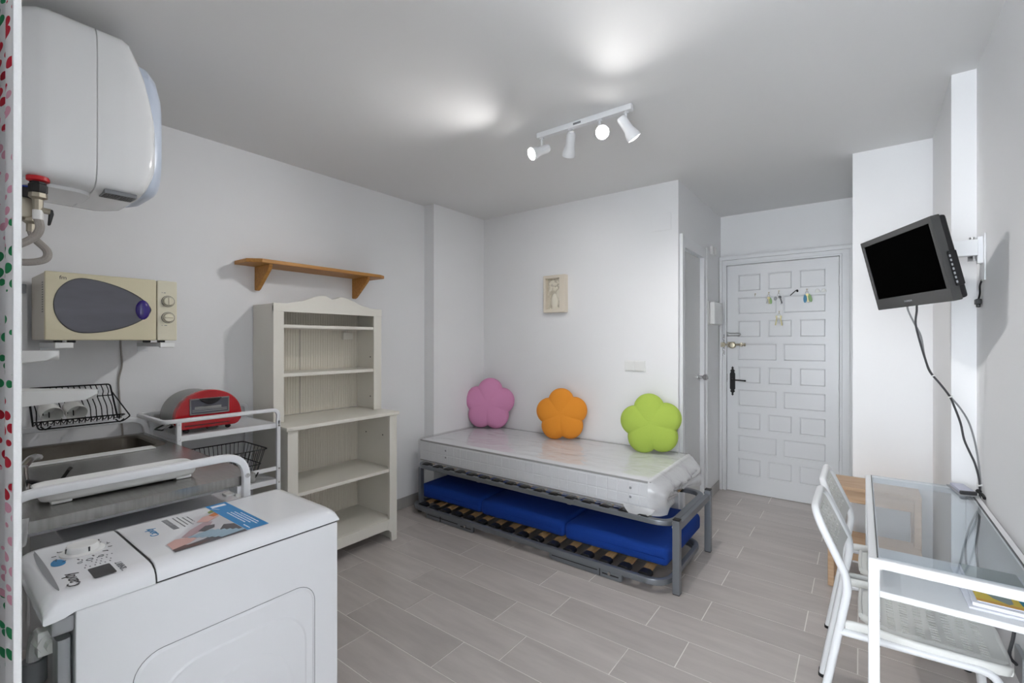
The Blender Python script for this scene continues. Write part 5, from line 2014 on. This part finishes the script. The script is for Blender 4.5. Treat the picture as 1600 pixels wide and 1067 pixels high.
# wall arm
am = thing('tv_wall_mount', 'white steel swivel arm holding the television to the wall', 'wall mount', (XR, 2.585, 1.60))
bm = B()
rbox(bm, XR - 0.006, XR - 0.0005, 2.548, 2.622, 1.590, 1.775, 0.002)
rbox(bm, XR - 0.022, XR - 0.004, 2.570, 2.600, 1.66, 1.765, 0.003)
obj('wall_plate', bm, 'white_metal', am)
bm = B()
rbox(bm, 0.215, XR - 0.020, 2.562, 2.608, 1.690, 1.755, 0.004)
obj('arm', bm, 'white_metal', am)
bm = B()
cyl(bm, (XR - 0.035, 2.585, 1.683), (XR - 0.035, 2.585, 1.766), 0.009, 12)
cyl(bm, (XR - 0.035, 2.585, 1.670), (XR - 0.035, 2.585, 1.690), 0.015, 6)
cyl(bm, (0.225, 2.585, 1.675), (0.225, 2.585, 1.770), 0.009, 12)
obj('pivot_bolt', bm, 'chrome', am)
back = TM @ Vector((0.0, 0.053, 0.0))
bm = B()
a_, b_ = Vector((0.225, 2.585, 1.722)), TM @ Vector((0.0, 0.085, 0.01))
tube(bm, [a_, b_], 0, section=rect_section(0.03, 0.04, 0.004))
obj('second_arm', bm, 'white_metal', am)
bm = B()
t = bmesh.new()
box(t, -0.055, 0.055, 0.0525, 0.058, -0.055, 0.055)
box(t, -0.02, 0.02, 0.056, 0.09, -0.03, 0.03)
merge(bm, t, TM)
obj('vesa_plate', bm, 'white_metal', am)
bm = B()
tube(bm, smooth_path([(XR - 0.003, 2.60, 1.598), (XR - 0.008, 2.615, 1.575), (XR - 0.006, 2.63, 1.545), (XR - 0.010, 2.63, 1.520)], 4), 0.0035, 6)
rbox(bm, XR - 0.020, XR - 0.002, 2.615, 2.650, 1.500, 1.522, 0.003)
rbox(bm, XR - 0.016, XR - 0.004, 2.622, 2.642, 1.488, 1.504, 0.003)
single('cable_clip', bm, 'black', 'short black cord end hanging below the television wall plate', 'cable', (XR - 0.005, 2.63, 1.49))

# cables from the television down behind the table
dark_pts = [(0.180, 2.482, 1.520), (0.181, 2.484, 1.475), (0.178, 2.490, 1.424), (0.190, 2.505, 1.36), (0.212, 2.524, 1.270), (0.226, 2.533, 1.225), (0.258, 2.545, 1.176), (0.287, 2.560, 1.128), (0.303, 2.575, 1.085),
            (0.322, 2.585, 1.020), (0.333, 2.590, 0.955), (0.350, 2.598, 0.905), (0.366, 2.604, 0.860), (0.3785, 2.608, 0.800), (0.381, 2.610, 0.745), (0.381, 2.612, 0.66), (0.376, 2.612, 0.585), (0.372, 2.612, 0.50), (0.378, 2.56, 0.35), (0.380, 2.50, 0.20)]
grey_pts = [(0.152, 2.482, 1.515), (0.154, 2.484, 1.478), (0.176, 2.494, 1.420), (0.196, 2.506, 1.37), (0.208, 2.522, 1.290), (0.228, 2.537, 1.225), (0.262, 2.548, 1.172), (0.290, 2.563, 1.126), (0.318, 2.578, 1.085),
            (0.345, 2.590, 1.030), (0.362, 2.598, 0.965), (0.374, 2.604, 0.890), (0.3825, 2.611, 0.800), (0.3835, 2.615, 0.745), (0.378, 2.617, 0.68), (0.352, 2.612, 0.60), (0.340, 2.610, 0.53), (0.345, 2.60, 0.42), (0.372, 2.57, 0.33), (0.381, 2.53, 0.28)]
bm = B()
tube(bm, smooth_path(dark_pts, 4), 0.0038, 7)
cd = single('tv_cable', bm, 'cable_d', 'dark grey cable drooping from the television behind the glass table', 'cable', (0.378, 2.50, 0.2), 'television cables')
bm = B()
tube(bm, smooth_path(grey_pts, 4), 0.0033, 7)
cg = single('tv_cable', bm, 'cable_g', 'light grey cable tied alongside the dark television cable', 'cable', (0.378, 2.53, 0.28), 'television cables')
MW[cd.name] = Matrix.Translation(cd.location)
for p_ in ((0.236, 2.539, 1.212), (0.288, 2.5615, 1.127), (0.381, 2.609, 0.775)):
    bm = B()
    lathe(bm, [(0.009, -0.002), (0.009, 0.002)], p_, (0.3, 0.1, -0.8), 10)
    obj('cable_tie', bm, 'white_plastic', cd)
bm = B()
tube(bm, fillet([(0.372, 2.604, 0.752), (0.384, 2.58, 0.745), (0.386, 2.55, 0.738)], 0.01, 3), 0.006, 7)
rbox(bm, 0.372, 0.386, 2.60, 2.62, 0.748, 0.756, 0.002, 1)
obj('velcro_strap', bm, 'black', cd)
pg = thing('wall_plug', 'grey plug with a dark cord in the wall below the table shelf', 'plug', (XR, 2.03, 0.40))
bm = B()
rbox(bm, XR - 0.012, XR - 0.0005, 1.985, 2.075, 0.330, 0.420, 0.003)
obj('socket_plate', bm, 'grey', pg)
bm = B()
tube(bm, smooth_path([(XR - 0.014, 2.03, 0.375), (XR - 0.03, 2.03, 0.40), (XR - 0.02, 2.035, 0.46), (XR - 0.012, 2.05, 0.55), (XR - 0.010, 2.10, 0.60)], 4), 0.0045, 6)
obj('cord', bm, 'cable_d', pg)

# ------------------------------------------------------------------ glass-topped table
tb = thing('glass_table', 'narrow white steel table with a clear glass top against the wall', 'table', (0.197, 2.18, 0))
ax0, ax1, ay0, ay1, az = 0.017, 0.376, 1.664, 2.692, 0.735
T = 0.026
for x in (ax0, ax1 - T):
    for y in (ay0, ay1 - T):
        bm = B()
        rbox(bm, x, x + T, y, y + T, 0.0, az - T + 0.002, 0.002, 1)
        obj('leg', bm, 'white_metal', tb)
bm = B()
rbox(bm, ax0, ax1, ay0, ay0 + T, az - T, az, 0.002, 1)
rbox(bm, ax0, ax1, ay1 - T, ay1, az - T, az, 0.002, 1)
rbox(bm, ax0, ax0 + T, ay0 + T, ay1 - T, az - T, az, 0.002, 1)
rbox(bm, ax1 - T, ax1, ay0 + T, ay1 - T, az - T, az, 0.002, 1)
obj('top_frame', bm, 'white_metal', tb)
bm = B()
rbox(bm, ax0 + 0.020, ax1 - 0.020, ay0 + 0.012, ay1 - 0.012, az - 0.002, az + 0.005, 0.001, 1)
obj('glass_top', bm, 'glass', tb)
bm = B()
box(bm, ax0 + 0.0195, ax0 + 0.0225, ay0 + 0.014, ay1 - 0.014, az - 0.001, az + 0.0052)
box(bm, ax1 - 0.0225, ax1 - 0.0195, ay0 + 0.014, ay1 - 0.014, az - 0.001, az + 0.0052)
obj('glass_edge', bm, 'dkgrey', tb)
bm = B()
rbox(bm, ax0 + 0.004, ax1 - 0.004, ay0 + 0.004, 2.02, 0.628, 0.646, 0.002, 1)
obj('lower_shelf', bm, 'white_metal', tb)
for x in (ax0 + T + 0.003, ):
    bm = B()
    cyl(bm, (x, ay0 + T, 0.700), (x, ay0 + T + 0.01, 0.700), 0.004, 8)
    obj('bolt', bm, 'chrome', tb)

# blister pack lying on the glass
pk = thing('blister_pack', 'small clear blister pack with a dark edge lying on the glass table', 'package', (0.322, 2.62, 0.740))
bm = B()
prism(bm, [(0.290, 2.690), (0.345, 2.695), (0.372, 2.545), (0.312, 2.530)], 'Z', 0.7405, 0.7425, 0.0004, 1)
obj('card', bm, 'grey', pk)
bm = B()
prism(bm, [(0.300, 2.675), (0.342, 2.680), (0.364, 2.565), (0.318, 2.552)], 'Z', 0.7425, 0.756, 0.003, 2)
obj('clear_shell', bm, 'paper2', pk)
bm = B()
prism(bm, [(0.314, 2.553), (0.365, 2.567), (0.367, 2.556), (0.317, 2.541)], 'Z', 0.7425, 0.757, 0.002, 1)
obj('dark_insert', bm, 'dkgrey', pk)

# magazines on the lower shelf
def magazine(x0, x1, y0, y1, z, th, rot, label, cover):
    mg = thing('magazine', label, 'magazine', (x0, y0, z), rot=(0, 0, rot), group='magazines on the table shelf')
    w, d = x1 - x0, y1 - y0
    bm = B()
    rbox(bm, 0, w, 0, d, 0.0003, th, 0.0008, 1)
    pgs = obj('pages', bm, 'paper', mg, local=True)
    bm = B()
    n = max(2, int(th / 0.003))
    for k in range(1, n):
        box(bm, -0.0003, w, -0.0003, 0.001, th * k / n - 0.0003, th * k / n + 0.0003)
        box(bm, -0.0003, 0.001, 0, d, th * k / n - 0.0003, th * k / n + 0.0003)
    obj('page_edges', bm, 'paper2', pgs, local=True)
    if cover:
        def q(pts, m, h):
            t = B()
            v = [t.verts.new((a * w, b * d, th + h)) for a, b in pts]
            t.faces.new(v)
            obj('cover_print', t, m, mg, local=True)
        q([(0.0, 0.0), (1, 0.0), (1, 0.40), (0, 0.40)], 'm_yellow', 0.0003)
        q([(0.0, 0.0), (1, 0.0), (1, 0.06), (0, 0.06)], 'm_amber', 0.0006)
        q([(0.12, 0.34), (0.95, 0.34), (0.75, 0.39), (0.12, 0.39)], 'm_amber', 0.0006)
        q([(0.14, 0.32), (0.62, 0.31), (0.60, 0.10), (0.52, 0.06), (0.30, 0.14)], 'm_sage', 0.0006)
        q([(0.70, 0.34), (1, 0.34), (1, 0.10), (0.74, 0.10)], 'm_teal', 0.0008)
        q([(0.0, 0.41), (0.82, 0.41), (0.82, 0.62), (0.0, 0.62)], 'm_olive', 0.0005)
        q([(0.85, 0.41), (1, 0.41), (1, 0.62), (0.85, 0.62)], 'm_indigo', 0.0005)
        q([(0.0, 0.63), (1, 0.63), (1, 1), (0.0, 1)], 'm_sage', 0.0005)
        t = B()
        box(t, 0.07 * w, 0.17 * w, 0.365 * d, 0.372 * d, th + 0.0006, th + 0.0009)
        obj('cover_print', t, 'redp', mg, local=True)
magazine(0.228, 0.366, 1.700, 1.975, 0.6462, 0.006, math.radians(1.5), 'plain white brochure at the bottom of the paper stack on the table shelf', False)
magazine(0.236, 0.364, 1.712, 1.975, 0.6524, 0.009, math.radians(-1.5), 'thick white booklet in the middle of the paper stack on the table shelf', False)
magazine(0.246, 0.366, 1.722, 1.975, 0.6616, 0.003, math.radians(0.5), 'magazine with a yellow, teal and olive cover on top of the paper stack', True)

# ------------------------------------------------------------------ white chairs
def chair(yc, label):
    ch = thing('dining_chair', label, 'chair', (0.08, yc, 0), group='white perforated chairs at the glass table')
    hw = 0.182
    r = 0.0125
    bm = B()
    path = []
    ya, yb = yc - hw, yc + hw
    knee = (-0.030, 0.556)
    topx, topz = -0.128, 0.772
    pts = [(-0.124, ya, 0.006), (knee[0], ya, knee[1]), (topx, ya + 0.004, topz), (topx, yb - 0.004, topz), (knee[0], yb, knee[1]), (-0.124, yb, 0.006)]
    P = [Vector(p) for p in pts]
    out = [P[0]]
    for i, rr in ((1, 0.05), (2, 0.075), (3, 0.075), (4, 0.05)):
        a, c = (P[i - 1] - P[i]).normalized(), (P[i + 1] - P[i]).normalized()
        p0, p1 = P[i] + a * rr, P[i] + c * rr
        for k in range(9):
            t = k / 8
            out.append(p0 * (1 - t) ** 2 + P[i] * 2 * t * (1 - t) + p1 * t ** 2)
    out.append(P[-1])
    tube(bm, out, r, 12)
    obj('back_tube', bm, 'white_metal', ch, angle=60)
    for y in (ya, yb):
        bm = B()
        tube(bm, fillet([(-0.060, y, 0.388), (0.315, y, 0.402), (0.350, y, 0.006)], 0.045, 6), r * 0.95, 10)
        lg = obj('front_leg', bm, 'white_metal', ch, angle=60)
        bm = B()
        cyl(bm, (0.350, y, 0.0), (0.350, y, 0.012), 0.0145, 10)
        cyl(bm, (-0.124, y, 0.0), (-0.124, y, 0.012), 0.0145, 10)
        obj('foot_cap', bm, 'black', lg)
    # seat: perforated shell with a waist towards the back
    us = [-0.006, 0.012]
    holes_u, holes_v = set(), set()
    u = 0.030
    for k in range(8):
        holes_u.add(len(us))
        us += [u, u + 0.020]
        u += 0.036
    us = [-0.006] + [v for v in us[2:]] + [0.330, 0.338]
    nus = len(us)
    vs = [-0.170, -0.160]
    v = -0.140
    for k in range(16):
        vs += [v, v + 0.0075]
        v += 0.0178
    vs += [0.160, 0.170]
    def is_hole(i, j):
        return i % 2 == 1 and 1 <= i < nus - 3 and j % 2 == 0 and 2 <= j < len(vs) - 3
    def fn(u_, v_, w_):
        edge = abs(v_) / 0.170
        waist = 1.0
        if u_ < 0.055:
            f = (0.055 - max(u_, -0.006)) / 0.061
            waist = 1 - 0.42 * f ** 0.8
        if u_ > 0.29:
            f = (u_ - 0.29) / 0.048
            waist = 1 - 0.10 * f ** 2
        z = 0.424 - 0.010 * (1 - edge ** 2) - 0.016 * max(0, edge - 0.90) / 0.10
        if u_ > 0.30:
            z -= 0.25 * (u_ - 0.30) ** 1.2
        return (0.0 + u_ + 0.004, yc + v_ * waist * 1.02, z + w_)
    bm = B()
    holed_plate(bm, us, vs, is_hole, fn, 0.005)
    st_ = obj('seat', bm, 'chair_plastic', ch, angle=40)
    bm = B()
    for s in (-1, 1):
        tube(bm, smooth_path([(-0.042, yc + s * 0.172, 0.410), (0.03, yc + s * 0.170, 0.414), (0.10, yc + s * 0.176, 0.410), (0.20, yc + s * 0.178, 0.412), (0.315, yc + s * 0.172, 0.412), (0.340, yc + s * 0.145, 0.404)], 5), 0, section=rect_section(0.018, 0.030, 0.007))
    tube(bm, smooth_path([(0.340, yc - 0.150, 0.404), (0.346, yc - 0.08, 0.400), (0.347, yc, 0.400), (0.346, yc + 0.08, 0.400), (0.340, yc + 0.150, 0.404)], 4), 0, section=rect_section(0.018, 0.028, 0.007))
    tube(bm, smooth_path([(0.0, yc - 0.100, 0.420), (-0.003, yc, 0.416), (0.0, yc + 0.100, 0.420)], 4), 0, section=rect_section(0.012, 0.016, 0.005))
    obj('seat_rim', bm, 'chair_plastic', st_, angle=60)
    bm = B()
    for s in (-1, 1):
        rbox(bm, 0.02, 0.05, yc + s * 0.178 - 0.008, yc + s * 0.178 + 0.008, 0.374, 0.384, 0.002, 1)
    obj('rubber_pad', bm, 'black', st_)
    # perforated backrest stretched between the tubes
    us2 = [-0.176, -0.150]
    u = -0.135
    for k in range(9):
        us2 += [u, u + 0.015]
        u += 0.0318
    us2 += [0.150, 0.176]
    vs2 = [0.0, 0.022]
    v = 0.038
    for k in range(7):
        vs2 += [v, v + 0.0075]
        v += 0.0175
    vs2 += [0.168, 0.190]
    def hole2(i, j):
        return i % 2 == 0 and 2 <= i < len(us2) - 3 and j % 2 == 0 and 2 <= j < len(vs2) - 3
    k0, k1 = Vector((knee[0] - 0.012, 0, knee[1] + 0.028)), Vector((topx, 0, topz))
    dv = (k1 - k0).normalized()
    nrm = Vector((dv.z, 0, -dv.x))
    def fn2(u_, v_, w_):
        c = min(1.0, max(0.0, (v_ - 0.140) / 0.050))
        wdt = 1 - 0.20 * c ** 2.2
        bow = -0.014 * (1 - (u_ / 0.176) ** 2)
        p = k0 + dv * (v_ * (k1 - k0).length / 0.190) + nrm * (w_ + bow)
        return (p.x, yc + u_ * wdt, p.z)
    bm = B()
    holed_plate(bm, us2, vs2, hole2, fn2, 0.005)
    obj('backrest', bm, 'chair_plastic', ch, angle=40)
chair(2.068, 'white perforated chair at the near end of the glass table')
chair(2.462, 'white perforated chair at the far end of the glass table, by the step stool')

# ------------------------------------------------------------------ wooden step stool
sp = thing('step_stool', 'pale wooden step stool against the wall beyond the glass table', 'step stool', (0.06, 3.28, 0))
qx0, qx1 = -0.155, 0.262
def wood(name, *b, r=0.004):
    bm = B()
    rbox(bm, *b, r, 2)
    obj(name, bm, 'beech', sp)
wood('top_step', qx0 + 0.03, qx1 - 0.005, 3.24, 3.505, 0.505, 0.527)
wood('apron', qx0 + 0.045, qx1 - 0.02, 3.262, 3.280, 0.435, 0.505)
wood('apron', qx0 + 0.045, qx1 - 0.02, 3.470, 3.488, 0.435, 0.505)
wood('lower_step', qx0 + 0.01, qx1 - 0.01, 3.09, 3.33, 0.232, 0.254)
wood('apron', qx0 + 0.02, qx1 - 0.02, 3.112, 3.130, 0.165, 0.232)
for x in (qx0 + 0.03, qx1 - 0.035):
    for y0_, y1_, zt_ in ((3.25, 3.285, 0.505), (3.465, 3.50, 0.505)):
        wood('leg', x, x + 0.030, y0_, y1_, 0, zt_)
    wood('leg', x - 0.022 if x < 0 else x, x + (0.008 if x < 0 else 0.03), 3.10, 3.135, 0, 0.232)
    wood('side_rail', x + 0.004, x + 0.024, 3.13, 3.47, 0.17, 0.232)
    wood('side_rail', x + 0.004, x + 0.024, 3.28, 3.47, 0.435, 0.505)

# ------------------------------------------------------------------ key rings on the entrance door
def keyring(x, z, parts, label):
    kr = thing('key_ring', label, 'keys', (x, yf - 0.02, z - 0.1))
    y = yf - 0.016
    bm = B()
    tube(bm, [(x + 0.010 * math.cos(q), y, z - 0.012 + 0.012 * math.sin(q)) for q in [2 * PI * k / 14 for k in range(14)]], 0.0013, 5, closed=True)
    obj('ring', bm, 'steelkey', kr)
    for i, (kind, dx, ang, m, ln) in enumerate(parts):
        bm = B()
        t = bmesh.new()
        t2 = bmesh.new()
        if kind == 'key':
            lathe(t, [(0.011, -0.0012), (0.011, 0.0012)], (0, 0, -0.012), (0, 1, 0), 14)
            merge(t2, t)
            rbox(t2, -0.0045, 0.0045, -0.0010, 0.0010, -ln, -0.018, 0.0008, 1)
            for q in range(3):
                rbox(t2, 0.003, 0.007, -0.0009, 0.0009, -ln + 0.004 + 0.007 * q, -ln + 0.008 + 0.007 * q, 0.0004, 1)
        elif kind == 'tag':
            t.free()
            prism(t2, [(0.004 * math.cos(q) * 3.2, -ln / 2 - 0.006 + ln / 2 * math.sin(q)) for q in [2 * PI * k / 16 for k in range(16)]], 'Y', -0.0022, 0.0022, 0.0008, 1)
        else:
            t.free()
            pts = [((0.020 if k % 2 == 0 else 0.009) * math.sin(2 * PI * k / 10), -0.018 + (0.020 if k % 2 == 0 else 0.009) * math.cos(2 * PI * k / 10)) for k in range(10)]
            prism(t2, pts, 'Y', -0.002, 0.002, 0.0006, 1)
        merge(bm, t2, Matrix.Translation((x + dx, y - 0.004 * (i + 1), z - 0.020)) @ Matrix.Rotation(math.radians(ang), 4, 'Y'))
        obj('key' if kind == 'key' else 'charm' if kind == 'star' else 'key_tag', bm, m, kr)
keyring(-0.636, 1.757, [('key', -0.006, 8, 'steelkey', 0.058), ('tag', 0.008, -10, 'greentag', 0.06), ('key', 0.002, -4, 'key', 0.064)], 'small bunch of keys with a pale green tag, nearest the door bolt')
keyring(-0.560, 1.760, [('tag', -0.016, 18, 'grey', 0.035), ('key', 0.004, -10, 'steelkey', 0.075), ('key', 0.008, -14, 'dkgrey', 0.07)], 'dark steel keys with a round grey tag on the middle of the door')
keyring(-0.357, 1.768, [('tag', -0.008, 4, 'bluetag', 0.072), ('tag', 0.012, -16, 'greentag', 0.070), ('key', 0.002, -6, 'key', 0.075)], 'keys with teal and green tags beside the white hooks on the door')
keyring(-0.557, 1.592, [('star', 0.0, 0, 'relief', 0.04), ('key', -0.012, 10, 'key', 0.085), ('key', 0.010, -8, 'key', 0.088), ('key', 0.0, 2, 'steelkey', 0.07)], 'large brass keys with a pale star charm, hung lowest on the door')
